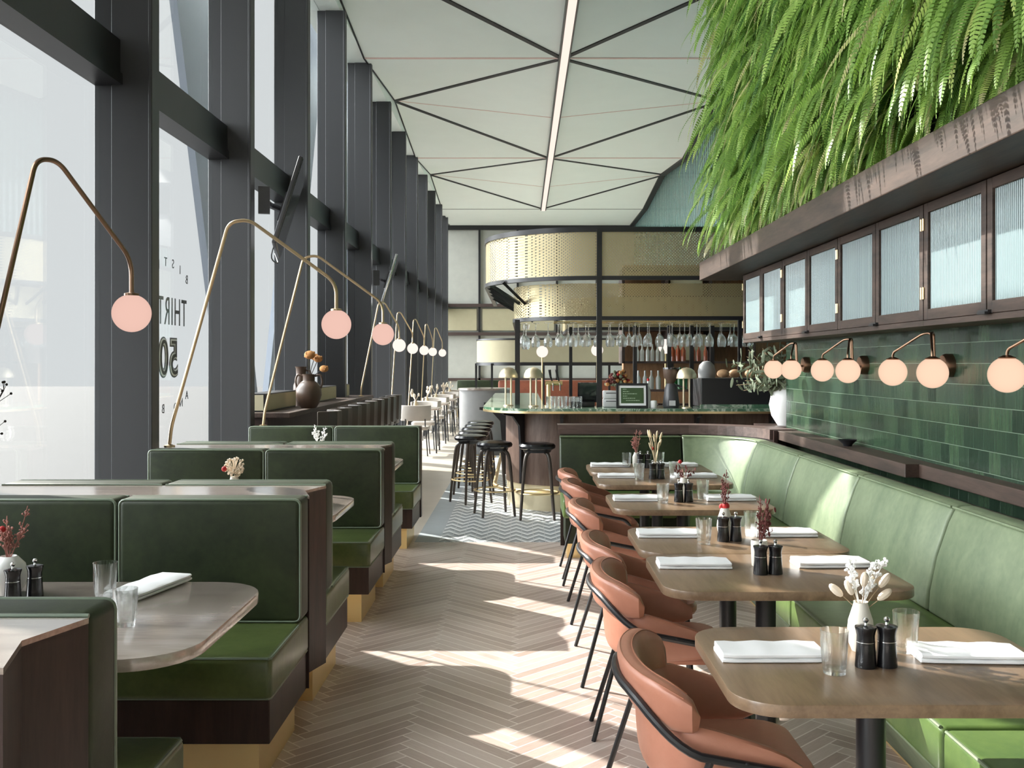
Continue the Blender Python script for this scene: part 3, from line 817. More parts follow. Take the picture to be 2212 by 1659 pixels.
# ---------------------------------------------------------------- banquette (right, L shaped)
bq = thing('corner_banquette', 'long green leather corner banquette along the tiled wall', 'banquette', (1.68,4.0,0))
OX, OY = 1.68, 4.0
BX, BYF, BR = 1.68, 8.0, .38
sec = [(0,.472),(.006,.56),(.035,.70),(.085,.845),(.11,.897),(.135,.912),(.20,.912),(.215,.89),(.20,.472)]
def loc(path): return [(x-OX,y-OY) for x,y in path]
far = [(.34,BYF),(.8,BYF),(BX-BR,BYF)]
cor = arc(BX-BR,BYF-BR,BR,90,0,12)
seams = [7.56,6.42,5.28,4.13,2.99,1.85,.71]
segs = [[(.31,BYF),(.7,BYF),(1.05,BYF)],
        [(1.056,BYF),(BX-BR,BYF)]+cor[1:]+[(BX,7.566)]]
for a,b in zip(seams[:-1],seams[1:]): segs.append([(BX,a-.009),(BX,(a*2+b)/3),(BX,(a+b*2)/3),(BX,b+.009)])
segs[0] = [(.31,BYF),(.7,BYF),(1.3-.004,BYF)]; segs[1] = cor+[(BX,7.568)]
for i,sg in enumerate(segs):
    c = MB().sweep(loc(sg), sec).build('back_cushion', M['greenlit'] if i else M['green'], bq, bevel=.014, seg=3)  # end leg takes the shaded copy of the leather
    n = len(sg); pp = MB()
    def off(path, o, z):
        m = MB().sweep(path, [(o,z),(o+.001,z),(o,z+.001)], caps=False); return [m.v[3*k] for k in range(len(path))]
    pp.tube(off(loc(sg), .106, .904), .0055, 6); pp.build('piping', M['greenlit'], c)
# top gap filler / board behind the cushions
MB().sweep(loc([(.32,BYF)]+far[1:2]+cor+[(BX,.3)]), [(.205,.0),(.24,.0),(.24,.90),(.222,.90)]).build('back_board', M['dwood'], bq, smooth=False)
def seat(x0,x1,y0,y1):
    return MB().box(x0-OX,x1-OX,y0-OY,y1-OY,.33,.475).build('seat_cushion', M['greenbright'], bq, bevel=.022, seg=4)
sy = [7.45,5.9,4.38,2.80,1.2]
for a,b in zip(sy[:-1],sy[1:]):
    s_ = seat(1.18,1.70,b+.003,a-.003)
    MB().tube([(1.186-OX,b-OY+.02,.470),(1.186-OX,a-OY-.02,.470)], .0055, 6).tube([(1.186-OX,b-OY+.02,.337),(1.186-OX,a-OY-.02,.337)], .005, 6).build('piping', M['greenlit'], s_)
seat(.31,1.174,7.50,8.02); seat(1.18,1.70,7.456,8.02)
MB().add([(1.20-OX,1.2-OY,.33),(1.42-OX,1.2-OY,.03),(1.7-OX,1.2-OY,.03),(1.7-OX,1.2-OY,.33),
          (1.20-OX,7.6-OY,.33),(1.42-OX,7.6-OY,.03),(1.7-OX,7.6-OY,.03),(1.7-OX,7.6-OY,.33)],
         [(0,1,2,3),(7,6,5,4),(0,4,5,1),(1,5,6,2),(2,6,7,3),(3,7,4,0)]).build('base_panel', M['greenlit'], bq, smooth=False)
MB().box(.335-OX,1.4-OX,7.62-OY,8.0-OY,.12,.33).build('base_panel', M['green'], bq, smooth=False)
MB().box(1.44-OX,1.7-OX,1.2-OY,7.6-OY,0,.03).box(.35-OX,1.5-OX,7.68-OY,8.0-OY,0,.12).build('toe_kick', M['kickbrass'], bq, smooth=False)
lp = [(.33,BYF),(.8,BYF)]+cor+[(BX,7.60)]
tag(MB().sweep(lp, [(.245,.0),(.275,.0),(.275,.985),(.245,.985)]).build('half_wall', M['dwood'], smooth=False), 'dark low partition behind the corner banquette, facing the bar', 'partition')
o = MB().sweep([(.30,BYF),(.8,BYF)]+cor, [(.222,.915),(.244,.915),(.244,.986),(.435,.986),(.435,.992),(.222,.992)])
struct(o.build('trim_51', M['dwoodx'], smooth=False), 'wooden ledge capping the end of the banquette')

# ---------------------------------------------------------------- armchairs
def armchair(label, loc, rz=0):
    t = thing('armchair', label, 'armchair', loc, rz, group='tan leather armchairs')
    def U(u, off=0, cx=-.055, rx=.195, ry=.245):
        # u in [-1,1]; central arc then straight arms
        A = 1.0
        th = u*PI/2
        return Vector((cx-(rx+off)*math.cos(th), (ry+off)*math.sin(th), 0))
    def superel(n, ax, az, p=.55):
        out = []
        for k in range(n):
            a = 2*PI*k/n; c, s = math.cos(a), math.sin(a)
            out.append((ax*math.copysign(abs(c)**p,c), az*math.copysign(abs(s)**p,s)))
        return out
    # upper back pad
    rings = []; N = 36; UM = 1.0
    EX, RX, RY = -.160, .100, .245
    for i in range(N+1):
        u = -UM+2*UM*i/N
        th = u*PI/2
        P = Vector((EX-RX*math.cos(th), RY*math.sin(th),0))
        nr = Vector((-math.cos(th)*RY, math.sin(th)*RX,0)).normalized()
        e = min(1,(UM-abs(u))/.42); e = math.sqrt(max(0,1-(1-e)**2))
        ef = min(1,(UM-abs(u))/.045); ef = max(.25,math.sqrt(max(0,1-(1-ef)**2)))
        z0 = .602+.010*u*u; ztop = .735-.012*u*u
        z1 = z0+(ztop-z0)*(.45+.55*e)
        zc, h = (z0+z1)/2, (z1-z0)/2*(.85+.15*ef); th_ = .031*ef
        ring = []
        for a,b in superel(20, th_, h):
            w = (b/h+1)/2
            q = P+nr*(a+.012+.032*w)
            ring.append((q.x,q.y,zc+b))
        rings.append(ring)
    back = MB().rings(rings).build('backrest', M['tan'], t)
    seam = MB()
    seam.tube([rings[i][5+1] for i in range(2,N-1)], .0022, 5); seam.tube([rings[i][4] for i in range(2,N-1)], .0016, 5)
    seam.build('seam', M['tandark'], back)
    # lower wrap with the arms
    path = []
    for k in range(7): path.append((Vector((.095-.245*k/6,-.24,0)), Vector((0,-1,0)), 1-k/6*1))
    for k in range(1,24):
        th = -PI/2+PI*k/24; path.append((Vector((-.15-.100*math.cos(th),.24*math.sin(th),0)), Vector((-math.cos(th)*.24,math.sin(th)*.10,0)).normalized(), 0))
    for k in range(7): path.append((Vector((-.15+.245*k/6,.24,0)), Vector((0,1,0)), k/6))
    rings = []; n = len(path)
    for i,(P,nr,f) in enumerate(path):
        d = min(i,n-1-i); e = min(1,(d+.02)/2.2); e = max(.15,math.sqrt(max(0,1-(1-e)**2)))
        z1 = .622-.078*f**1.1; z0 = .452+.012*f
        zc, h = (z0+z1)/2, (z1-z0)/2*(.45+.55*e)
        ring = []
        for a,b in superel(18, .021*(.6+.4*e), h):
            w = (b/h+1)/2
            q = P+nr*(a+.012*w); ring.append((q.x,q.y,zc+b))
        rings.append(ring)
    MB().rings(rings).build('armrest_wrap', M['tan'], t)
    # seat
    rings = []
    for z,sx in ((.425,.86),(.43,.95),(.445,1.0),(.465,1.0),(.478,.95),(.485,.80),(.487,.4)):
        rings.append([(-.0+(x)*sx,y*sx,z) for x,y in rrect(-.235,.165,-.213,.213,.10,6)])
    MB().rings(rings).build('seat', M['tan'], t)
    # steel frame
    def prof(u):
        u = abs(u)
        K = [(0,.680),(.34,.678),(.50,.664),(.66,.632),(.80,.600),(.92,.578),(1.0,.566)]
        for (a,za),(b,zb) in zip(K[:-1],K[1:]):
            if u <= b: return za+(zb-za)*(u-a)/(b-a)
        return .566
    fp = [(.115,-.280,0.0),(.082,-.287,.49),(.05,-.288,.522),(-.09,-.292,.556)]
    mid = []
    for k in range(31):
        u = -1+2*k/30; th = u*PI/2; z = prof(u)
        off = .031+.012+.032*max(0,(z-.602)/.133)+.011
        nr = Vector((-math.cos(th)*.245,math.sin(th)*.10,0)).normalized()
        mid.append((-.160-.100*math.cos(th)+nr.x*off, .245*math.sin(th)+nr.y*off, z))
    fp2 = [(x,-y,z) for x,y,z in reversed(fp)]
    MB().tube([tuple(p) for p in fillet(fp,.035,6)[:-1]]+mid+[tuple(p) for p in fillet(fp2,.035,6)[1:]], .0108, 10).build('frame', M['black'], t)
    for sg in (-1,1):
        MB().tube([(-.135,sg*.298,.562),(-.30,sg*.215,0)], .0095, 10).build('leg', M['black'], t)
    MB().tube([(-.17,-.281,.43),(-.17,.281,.43)], .008, 8).build('cross_bar', M['black'], t)
    MB().tube([(.082,-.284,.43),(.082,.284,.43)], .008, 8).build('cross_bar', M['black'], t)
    for sg in (-1,1):
        MB().ball((-.05,sg*.300,.549), .007, (1,.6,.6), 8, 6).build('bolt', M['black'], t)
    return t
TY = [2.51,3.592,4.25,5.42,6.46,7.13]
TN = ['nearest table','second table','third table','fourth table','fifth table','farthest table']
# chair at each table
c0 = armchair('tan leather armchair at the front, cut by the bottom edge', (.585,2.66,0))
cn = [None,'tan leather armchair at the second table, fully showing its black frame','tan leather armchair at the third table, close behind the second','tan leather armchair at the fourth table','tan leather armchair at the fifth table','tan leather armchair at the last table, farthest back']
for i in range(1,6): dup(c0, (.585,(None,3.735,4.40,5.50,6.50,7.14)[i],0), R.uniform(-.03,.03), label=cn[i])

# ---------------------------------------------------------------- tables
rt = thing('dining_table', 'oak dining table nearest the viewer with a cream flower vase', 'table', (.90,TY[0],0), group='oak dining tables along the banquette')
MB().prism(rrect(-.425,.425,-.325,.325,.115,8), .72, .75).build('tabletop', M['oak'], rt, bevel=.0025, seg=2)
MB().lathe([(0,.02),(.036,.02),(.036,.72),(0,.72)],20,(-.02,0,0)).build('pedestal', M['black'], rt)
MB().lathe([(0,0),(.20,0),(.20,.01),(.05,.025),(0,.025)],28,(-.02,0,0)).build('base_plate', M['black'], rt)
MB().box(-.22,.18,-.03,.03,.70,.7195).build('bracket', M['black'], rt, smooth=False)
tl = [None,'oak dining table second from the viewer, pushed close to the third','oak dining table third from the viewer, pushed close to the second','oak dining table fourth from the viewer','oak dining table fifth from the viewer with a wheat vase','oak dining table farthest from the viewer by the banquette end']
for i in range(1,6): dup(rt, (.90,TY[i],0), label=tl[i])

# ---------------------------------------------------------------- tableware
def napkin_mesh(w, d, h):
    m = MB(); r = random.Random(3)
    for L,(z0,z1,sx) in enumerate(((0,h*.46,1.0),(h*.5,h,.985))):
        rings = []
        nx = 10
        for i in range(nx+1):
            x = (-.5+i/nx)*w*sx
            wob = .0016*math.sin(i*1.7+L)
            e = 1 if 0<i<nx else .93
            pts = [(x,-d/2*e+.004,z0),(x,-d/2*e,z0+(z1-z0)*.25),(x,-d/2*e,z0+(z1-z0)*.7),(x,-d/2*e+.006,z1+wob),(x,0,z1+wob*1.6+.001),(x,d/2*e-.004,z1+wob),(x,d/2*e,z0+(z1-z0)*.5),(x,d/2*e-.003,z0)]
            rings.append(pts)
        m.rings(rings)
    return m
nap0 = napkin_mesh(.265,.125,.023).build('folded_napkin', M['napkin'])
def tumbler():
    n = 36; rings = []
    prof = [(.0,.0),(.026,.0),(.0265,.004),(.0285,.03),(.0318,.075),(.033,.092),(.034,.105),(.0325,.105),(.0305,.08),(.0262,.03),(.0245,.014),(.0,.012)]
    for r,z in prof:
        ring = []
        for k in range(n):
            a = 2*PI*k/n
            rr = r*(1+(.055*math.cos(a*9) if .004<z<.08 and r>.02 else 0))
            ring.append((max(rr,1e-4)*math.cos(a),max(rr,1e-4)*math.sin(a),z))
        rings.append(ring)
    return MB().rings(rings)
tum0 = tumbler().build('water_glass', M['glass'], angle=60)
def put_copy(src, name, loc, rz, label, cat, group, first=[0]):
    o = src.copy(); COL.objects.link(o); o.name = name; o.location = loc; o.rotation_euler = (0,0,rz); return tag(o, label, cat, group)
pm = thing('pepper_mill', 'x', 'mill', (0,0,0), group='black table mills')
MB().lathe([(0,0),(.0255,0),(.026,.004),(.0225,.05),(.0215,.078),(.0235,.088),(.0262,.097),(.0258,.100),(.012,.1035),(0,.1035)],24).build('body', M['mill'], pm)
MB().lathe([(0,.1035),(.0045,.1035),(.0035,.109),(.007,.113),(.0075,.118),(.004,.122),(0,.1225)],14).build('knob', M['chrome'], pm)
MB().lathe([(.0222,.062),(.0228,.062),(.0228,.0635),(.0222,.0635)],24).build('ring', M['chrome'], pm)
used = [False]
def mill(loc, label):
    if not used[0]:
        used[0] = True; pm.location = loc; pm['label'] = label; return
    dup(pm, loc, R.uniform(0,3), label=label)

def sprig(mb, base, tip, n, L, r=.0012, bud=.004, spread=.6):
    pts = flower_stem(mb, base, tip, r*1.3, .012)
    d = (Vector(tip)-Vector(base)).normalized()
    for k in range(n):
        s = R.uniform(.45,1); p = pts[min(5,int(s*5))]
        q = p+d*L*R.uniform(.2,.9)+Vector((R.uniform(-1,1),R.uniform(-1,1),R.uniform(-.4,.8)))*L*spread
        mb.tube([p,q], r*.8, 4); mb.ball(tuple(q), bud*R.uniform(.7,1.3), seg=5, ring=4)
def vase(label, loc, kind, flowers, s=1.0):
    t = thing('bud_vase', label, 'vase', loc, group='small vases of dried flowers')
    H = .128*s
    if kind == 'egg': prof = [(0,0),(.022,0),(.030,.02),(.034,.05),(.031,.08),(.021,.112),(.017,.126),(.019,.128),(.014,.126),(.014,.09),(0,.09)]
    elif kind == 'cup': prof = [(0,0),(.028,0),(.030,.03),(.032,.09),(.030,.10),(.029,.098),(.027,.03),(0,.03)]
    elif kind == 'round': prof = [(0,0),(.028,0),(.044,.025),(.050,.055),(.044,.085),(.026,.105),(.022,.108),(.02,.10),(0,.09)]
    else: prof = [(0,0),(.024,0),(.028,.03),(.028,.075),(.016,.10),(.018,.105),(.013,.10),(0,.08)]
    MB().lathe([(a*s,b*s) for a,b in prof],24).build('vase', M['white'] if kind in('egg2','round') else M['ceramic'], t)
    H = prof[-3][1]*s*.97
    for fk in flowers:
        q = MB(); st_ = MB()
        if fk == 'bunny':
            for k in range(7):
                a = R.uniform(0,6.3); e_ = Vector((.058*math.cos(a)*R.uniform(.5,1.1),.05*math.sin(a),H+R.uniform(.02,.075)))
                flower_stem(st_,(0,0,H*.8),e_,.0012,.01); d = (e_-Vector((0,0,H*.8))).normalized()
                q.xf(Matrix.Identity(4)); b = MB().ball((0,0,0),.011,(1,1,2.1),8,6).xf(Matrix.Translation(e_) @ d.to_track_quat('Z','Y').to_matrix().to_4x4()); q.add(b.v,b.f)
            q.build('bunny_tail', M['cream'], t); st_.build('stems', M['stemdry'], t)
        elif fk == 'white':
            for k in range(6):
                a = R.uniform(0,6.3); rr = R.uniform(.0,.07); sprig(q,(0,0,H*.85),(rr*math.cos(a)+.015,rr*math.sin(a)*.6,H+R.uniform(.06,.16)),26,.02,.0010,.0042)
            q.build('white_sprigs', M['white'], t)
        elif fk == 'reddark':
            for k in range(7):
                a = R.uniform(0,6.3); rr = R.uniform(.0,.045); sprig(q,(0,0,H*.85),(rr*math.cos(a),rr*math.sin(a),H+R.uniform(.05,.17)),14,.018,.0010,.0030)
            q.build('dark_sprigs', M['darkred'], t)
        elif fk == 'red':
            q.ball((.004,0,H+.012),.017); q.ball((-.012,.006,H+.010),.012); q.build('red_bloom', M['red'], t)
        elif fk == 'redtop':
            st_ = MB(); flower_stem(st_,(0,0,H*.85),(-.02,.0,H+.085),.0014); q.ball((-.02,0,H+.09),.011); st_.build('stems', M['stemdry'], t); q.build('red_bloom', M['red'], t)
        elif fk == 'wheat':
            for k in range(8):
                e_ = Vector((R.uniform(-.05,.075),R.uniform(-.03,.03),H+R.uniform(.09,.19))); pts = flower_stem(st_,(0,0,H*.8),e_,.002,.012)
                d = (pts[-1]-pts[-2]).normalized(); b = MB().ball((0,0,0),.0075,(1,1,3.8),7,6).xf(Matrix.Translation(e_) @ d.to_track_quat('Z','Y').to_matrix().to_4x4()); q.add(b.v,b.f)
            st_.build('stems', M['wheat'], t); q.build('wheat_ears', M['wheat'], t)
        elif fk == 'pink':
            for k in range(9):
                a = R.uniform(0,6.3); rr = R.uniform(.0,.06); sprig(q,(0,0,H*.85),(rr*math.cos(a),rr*math.sin(a),H+R.uniform(.05,.17)),18,.02,.0014,.0035)
            q.build('pink_sprigs', M['pinkdry'], t)
        elif fk == 'ball':
            for k in range(80):
                v_ = Vector((R.gauss(0,1),R.gauss(0,1),R.gauss(0,1))).normalized()*R.uniform(.035,.055); q.tube([(0,0,H+.03),(v_.x,v_.y,H+.06+v_.z)],.0014,4); q.ball((v_.x,v_.y,H+.06+v_.z),.0065,seg=5,ring=4)
            q.build('flower_ball', M['cream'], t); qq = MB().ball((-.045,-.03,H+.05),.014); qq.build('red_bloom', M['red'], t)
        elif fk == 'leaf':
            for k in range(7):
                e_ = Vector((R.uniform(-.05,.06),R.uniform(-.03,.03),H+R.uniform(.03,.15))); pts = flower_stem(q,(0,0,H*.85),e_,.0012)
                for p in pts[2:]:
                    b = MB().ball((0,0,0),.0065,(.25,.8,1.6),6,5).xf(Matrix.Translation(p+Vector((R.uniform(-.01,.01),0,R.uniform(-.005,.01)))) @ Matrix.Rotation(R.uniform(0,3),4,'Z') @ Matrix.Rotation(R.uniform(-.8,.8),4,'X')); q.add(b.v,b.f)
            q.build('leaves', M['darkred'], t)
    return t
zt = .7505
for i,y in enumerate(TY):
    n = TN[i]
    dn = (.04,.09,.08,.04,.09,.12)[i]
    put_copy(nap0,'folded_napkin',(.635,y+dn,zt),R.uniform(-.015,.015),'folded white napkin on the chair side of the '+n,'napkin','folded white napkins')
    put_copy(nap0,'folded_napkin',(1.145 if i else 1.135,y+dn+.02-(.03 if i==0 else 0),zt),R.uniform(-.02,.05) if i else -.05,'folded white napkin on the banquette side of the '+n,'napkin','folded white napkins')
    gy = (-.10,None,-.11,-.08,-.05,.05)[i]
    if gy is not None: put_copy(tum0,'water_glass',(.757,y+gy,zt),R.uniform(0,1),'ribbed water glass on the chair side of the '+n,'glass','ribbed water glasses')
    if i != 1: put_copy(tum0,'water_glass',(1.0,y+.08,zt),R.uniform(0,1),'ribbed water glass on the banquette side of the '+n,'glass','ribbed water glasses')
    my = (-.05,-.05,-.05,-.03,.0,.0)[i]
    mill((.850,y+my,zt),'black wooden mill on the '+n+', left one of the pair')
    mill((.904,y+my+.006,zt),'black wooden mill on the '+n+', right one of the pair')
vase('cream egg shaped vase of white sprigs and bunny tails on the nearest table',(.885,TY[0]+.09,zt),'egg',['bunny','white'])
vase('beige cup vase with dark red leafy stems on the second table',(.880,TY[1]+.10,zt),'cup',['leaf','reddark'],.95)
vase('white vase with a red bloom and tall dark sprigs on the third table',(.875,TY[2]+.04,zt),'egg',['red','reddark'])
vase('round white vase of thin pale stems on the fourth table',(.895,TY[3]+.08,zt),'egg',['redtop','leaf'],.95)
vase('small vase of golden wheat ears on the fifth table',(.875,TY[4]+.06,zt),'bottle',['wheat','redtop'])
vase('small vase of dusty pink sprigs on the farthest table',(.83,TY[5]+.08,zt),'bottle',['pink'])
# booth table A and others
put_copy(nap0,'folded_napkin',(-1.235,3.30,zt),1.35,'folded white napkin on the booth table','napkin','folded white napkins').scale = (1.25,1.0,1)
put_copy(tum0,'water_glass',(-1.305,3.12,zt),0,'ribbed water glass on the booth table, farther of the two','glass','ribbed water glasses').scale = (1.08,1.08,1.2)
put_copy(tum0,'water_glass',(-1.135,2.85,zt),.3,'ribbed water glass on the booth table, nearer of the two','glass','ribbed water glasses').scale = (1.02,1.02,1.0)
mill((-1.565,3.20,zt),'black wooden mill on the booth table, right one of the pair')
mill((-1.605,3.14,zt),'black wooden mill on the booth table, left one of the pair')
vase('round white vase of pink sprigs on the booth table at the left edge',(-1.668,3.235,zt),'round',['pink','redtop'],1.15)
vase('vase with a pale pink flower ball on the second booth table',(-1.53,5.30,.7505),'egg',['ball'],1.15)
vase('vase of white sprigs on the last booth table',(-1.55,7.55,.7505),'egg',['white'],1.15)
for o in (nap0,tum0): bpy.data.objects.remove(o)
# bowl on the ledge
tag(MB().lathe([(0,.006),(.022,.006),(.022,0),(.026,0),(.03,.012),(.055,.035),(.058,.04),(.052,.038),(.028,.018),(0,.014)],24).build('small_bowl', M['black'], loc=(2.03,6.20,.986)), 'small black bowl on the wooden ledge under the tiles','bowl')
# bouquet vase on the corner of the ledge
bv = thing('bouquet_vase','big white vase of dried grey green leaves at the end of the tiled wall','vase',(2.18,8.20,.99))
MB().lathe([(0,0),(.07,0),(.12,.08),(.14,.17),(.12,.27),(.06,.33),(.05,.36),(.055,.37),(.04,.36),(0,.30)],28).build('vase', M['white'], bv)
q = MB(); qs = MB()
for k in range(42):
    e_ = Vector((R.gauss(-.16,.16),R.uniform(-.12,.15),.30+R.uniform(-.02,.36))); pts = flower_stem(qs,(0,0,.34),e_,.003,.05)
    for j in range(13):
        p = pts[R.randint(1,5)]; sc = R.uniform(.7,1.3)
        b = MB().ball((0,0,0),.021*sc,(.16,.55,1.7),6,5).xf(Matrix.Translation(p+Vector((R.uniform(-.05,.05),R.uniform(-.04,.04),R.uniform(-.04,.04)))) @ Matrix.Rotation(R.uniform(0,6),4,'Z') @ Matrix.Rotation(R.uniform(-1.6,1.6),4,'X')); q.add(b.v,b.f)
q.build('leaves', M['sage'], bv); qs.build('stems', M['stemdry'], bv)
# ---------------------------------------------------------------- bar
struct(MB().box(1.98,2.298,7.99,8.5,0,.99).build('trim_52', M['dwood'], smooth=False), 'dark plinth at the end of the tiled wall')
def plan(front, left, r, yend=14.6, xend=3.78):
    # path running from the right end, along the front, round the corner and away; left normal points inward
    return [(xend,front),(2.4,front),(1.2,front)]+[(left+r+r*math.cos(math.radians(a)), front+r+r*math.sin(math.radians(a))) for a in range(270,179,-9)]+[(left,front+r+1),(left,yend)]
def rev(p): return [(x-1.5,y-10.5) for x,y in p]
bar = thing('bar_counter', 'curved bar with green marble top, brass edge and brown panels', 'bar', (1.5,10.5,0))
# left normal of a path going -x is -y (outward); offsets inward are negative
pt = plan(9.52,-.39,.62)
MB().ribbon(rev(pt), -.62, 0, 1.040, 1.066).build('counter_top', M['marble'], bar, smooth=True)
MB().ribbon(rev(pt), -.60, .004, 1.018, 1.040).build('brass_edge', M['brass'], bar, smooth=True)
pb = plan(10.02,-.17,.70)
MB().ribbon(rev(pb), -.06, 0, .26, 1.018).build('front_panel', M['barwood'], bar, smooth=True)
MB().ribbon(rev(pb), -.05, -.012, 0, .26).build('kick_panel', M['barkick'], bar, smooth=True)
MB().tube([(x-1.5,y-10.5,.21) for x,y in plan(9.90,-.29,.76)], .022, 10).build('foot_rail', M['brass'], bar)
def bracket(x,y,dx,dy):
    b = MB(); P = [(0,1.015),(.30,1.015),(.30,.985),(.16,.96),(.07,.86),(.05,.62),(.05,.27),(0,.27)]
    L = Vector((dx,dy)).normalized(); T_ = Vector((-L.y,L.x))*.014
    b.add([(x-1.5+L.x*o-T_.x,y-10.5+L.y*o-T_.y,z) for o,z in P]+[(x-1.5+L.x*o+T_.x,y-10.5+L.y*o+T_.y,z) for o,z in P],
        [tuple(range(7,-1,-1)),tuple(range(8,16))]+[(i,(i+1)%8,8+(i+1)%8,8+i) for i in range(8)])
    b.build('bracket', M['black'], bar, smooth=False)
for x in (.40,1.00,1.75,2.5): bracket(x,10.02,0,-1)
bracket(.02,10.235,-.7,-.7); bracket(-.17,11.07,-1,0); bracket(-.17,12.38,-1,0)
MB().box(.2,2.28,1.9,2.0,0,1.0).build('back_panel', M['dwood'], bar, smooth=False)

# canopy over the bar
cp = thing('bar_canopy', 'curved two tier canopy of perforated brass over the bar on black posts', 'canopy', (1.5,10.5,0))
pu = plan(9.95,-.40,1.15)
MB().ribbon(rev(pu), -.008, 0, 2.37, 2.83).build('upper_screen', M['mesh'], cp, smooth=True)
for nm,z0,z1 in (('upper_rail',2.815,2.865),('lower_rail',2.335,2.375)):
    MB().ribbon(rev(pu), -.04, .012, z0, z1).build(nm, M['black'], cp, smooth=True)
pl_ = plan(10.45,-.09,.75)
MB().ribbon(rev(pl_), -.008, 0, 1.99, 2.34).build('lower_screen', M['mesh'], cp, smooth=True)
MB().ribbon(rev(pl_), -.05, .012, 1.955, 1.995).build('glass_rail', M['black'], cp, smooth=True)
for x,y in ((-.375,11.1),(-.34,10.75),(-.2,10.38),(-.375,11.6),(-.375,12.2),(-.375,12.9)):
    MB().tube([(x-1.5,y-10.5,2.35),(.15-1.5,max(y,10.9)+.1-10.5,2.05)], .02, 4).build('rib', M['black'], cp, smooth=False)
for x,y,z0,z1,w in ((.775,9.95,1.066,2.84,.026),(-.045,10.5,1.066,1.96,.026),(2.30,10.5,1.066,1.96,.02),(.62,12.6,0,1.96,.02),(1.9,12.6,0,1.96,.02)):
    MB().box(x-w-1.5,x+w-1.5,y-w-10.5,y+w-10.5,z0,z1).build('post', M['black'], cp, smooth=False)
MB().ribbon(rev(plan(12.6,.6,.5)), -.03, 0, 1.92, 1.96).build('inner_rail', M['black'], cp, smooth=True)
MB().ribbon(rev(plan(12.6,.6,.5)), -.008, 0, 1.96, 2.34).build('inner_screen', M['mesh'], cp, smooth=True)
for y in (10.62,10.80,11.0):
    MB().tube([(.35-1.5,y-10.5,1.944),(2.7-1.5,y-10.5,1.944)], .006, 6).build('hanging_rail', M['brass'], cp)
MB().tube([(.05-1.5,.75,1.944),(.05-1.5,2.9,1.944)], .006, 6).build('hanging_rail', M['brass'], cp)

# hanging glasses
SC = Matrix.Scale(1.2,4)
wg = MB().lathe([(0,0),(.036,0),(.036,-.003),(.005,-.007),(.0038,-.03),(.0036,-.095),(.012,-.108),(.034,-.135),(.0415,-.165),(.038,-.20),(.033,-.218),(.0318,-.218),(.036,-.20),(.0395,-.165),(.032,-.137),(.010,-.112),(0,-.109)],18).xf(SC).build('wine_glass', M['stem'], angle=60)
tag(wg, 'clear wine glass hanging upside down in the front row under the canopy', 'wine glass', 'wine glasses hanging in the front row')
fg = MB().lathe([(0,0),(.030,0),(.030,-.003),(.005,-.007),(.004,-.08),(.016,-.10),(.027,-.14),(.026,-.20),(.024,-.20),(.024,-.14),(.012,-.104),(0,-.10)],14).xf(SC).build('wine_glass', M['stem'], angle=60)
tag(fg, 'smaller clear stemmed glass hanging upside down behind the front row', 'wine glass', 'stemmed glasses hanging behind')
first = True
for i in range(19):
    x = .02+.132*i; y = 10.62 if i > 2 else 10.95-.11*i
    if i == 0: wg.location = (x,y,1.938)
    else:
        o = wg.copy(); COL.objects.link(o); o.location = (x,y,1.938)
for i in range(20):
    x = .40+.112*i
    if i == 0: fg.location = (x,11.0,1.938)
    else:
        o = fg.copy(); COL.objects.link(o); o.location = (x,11.0,1.938)
for i in range(9):
    o = wg.copy(); COL.objects.link(o); o.location = (.05,11.3+.17*i,1.938); tag(o,'clear wine glass hanging along the side of the bar', None,'wine glasses hanging along the side')

# dome lamps on the counter
def dome(label, x, y, s=1.0):
    t = thing('dome_lamp', label, 'lamp', (x,y,1.067), group='brass dome lamps on the bar')
    MB().lathe([(0,0),(.05,0),(.05,.008),(.01,.014),(0,.014)],20).build('base', M['champagne'], t)
    for dx in (-.028,.028): MB().tube([(dx,0,.01),(dx,0,.30*s)], .0095, 8).build('stem', M['champagne'], t)
    MB().lathe([(.098,.285*s),(.100,.29*s),(.094,.325*s),(.075,.362*s),(.045,.385*s),(0,.395*s),(0,.39*s),(.043,.38*s),(.071,.358*s),(.089,.323*s),(.094,.285*s)],28).build('shade', M['champagne'], t)
dome('brass dome lamp at the rounded left end of the bar',-.137,10.2)
dome('brass dome lamp beside the beer taps',.118,10.05)
dome('brass dome lamp beside the coffee grinder',1.60,9.66)
t = thing('beer_tap','brass beer tap tower with black handles','beer tap',(.27,10.05,1.067))
MB().lathe([(0,0),(.045,0),(.045,.01),(.022,.02),(.022,.24),(0,.24)],18,(0,0,0)).build('tower', M['brass'], t)
MB().tube([(-.03,0,.235),(.14,0,.235)], .024, 12).build('arm', M['brass'], t)
for x in (.04,.11):
    MB().tube([(x,0,.24),(x-.02,-.02,.30),(x-.03,-.02,.37)], [.008,.011,.014], 8).build('handle', M['mill'], t)
    MB().tube([(x,-.02,.235),(x+.005,-.06,.22),(x+.005,-.065,.16)], .008, 8).build('spout', M['chrome'], t)
gl = MB().lathe([(0,0),(.03,0),(.034,.11),(.031,.11),(.027,.01),(0,.01)],14).build('stacked_tumbler', M['glass'])
tag(gl,'clear tumbler standing in a cluster on the bar beside the beer taps','glass','tumblers on the bar')
gl.location = (.27,9.72,1.067)
for i in range(1,8):
    o = gl.copy(); COL.objects.link(o); o.location = (.27+.072*(i%5),9.72+.075*(i//5),1.067)
t = thing('till','black touch screen till with grey receipt printer on the bar','till',(.66,10.02,1.067))
MB().box(-.10,.10,-.02,.0,.05,.25).xf(Matrix.Rotation(.25,4,'X')).build('screen', M['screen'], t, smooth=False)
MB().box(-.07,.07,-.08,.08,0,.05).build('stand', M['black'], t, bevel=.006)
t = thing('receipt_printer','two stacked light grey printers beside the menu frame','printer',(.885,9.95,1.067))
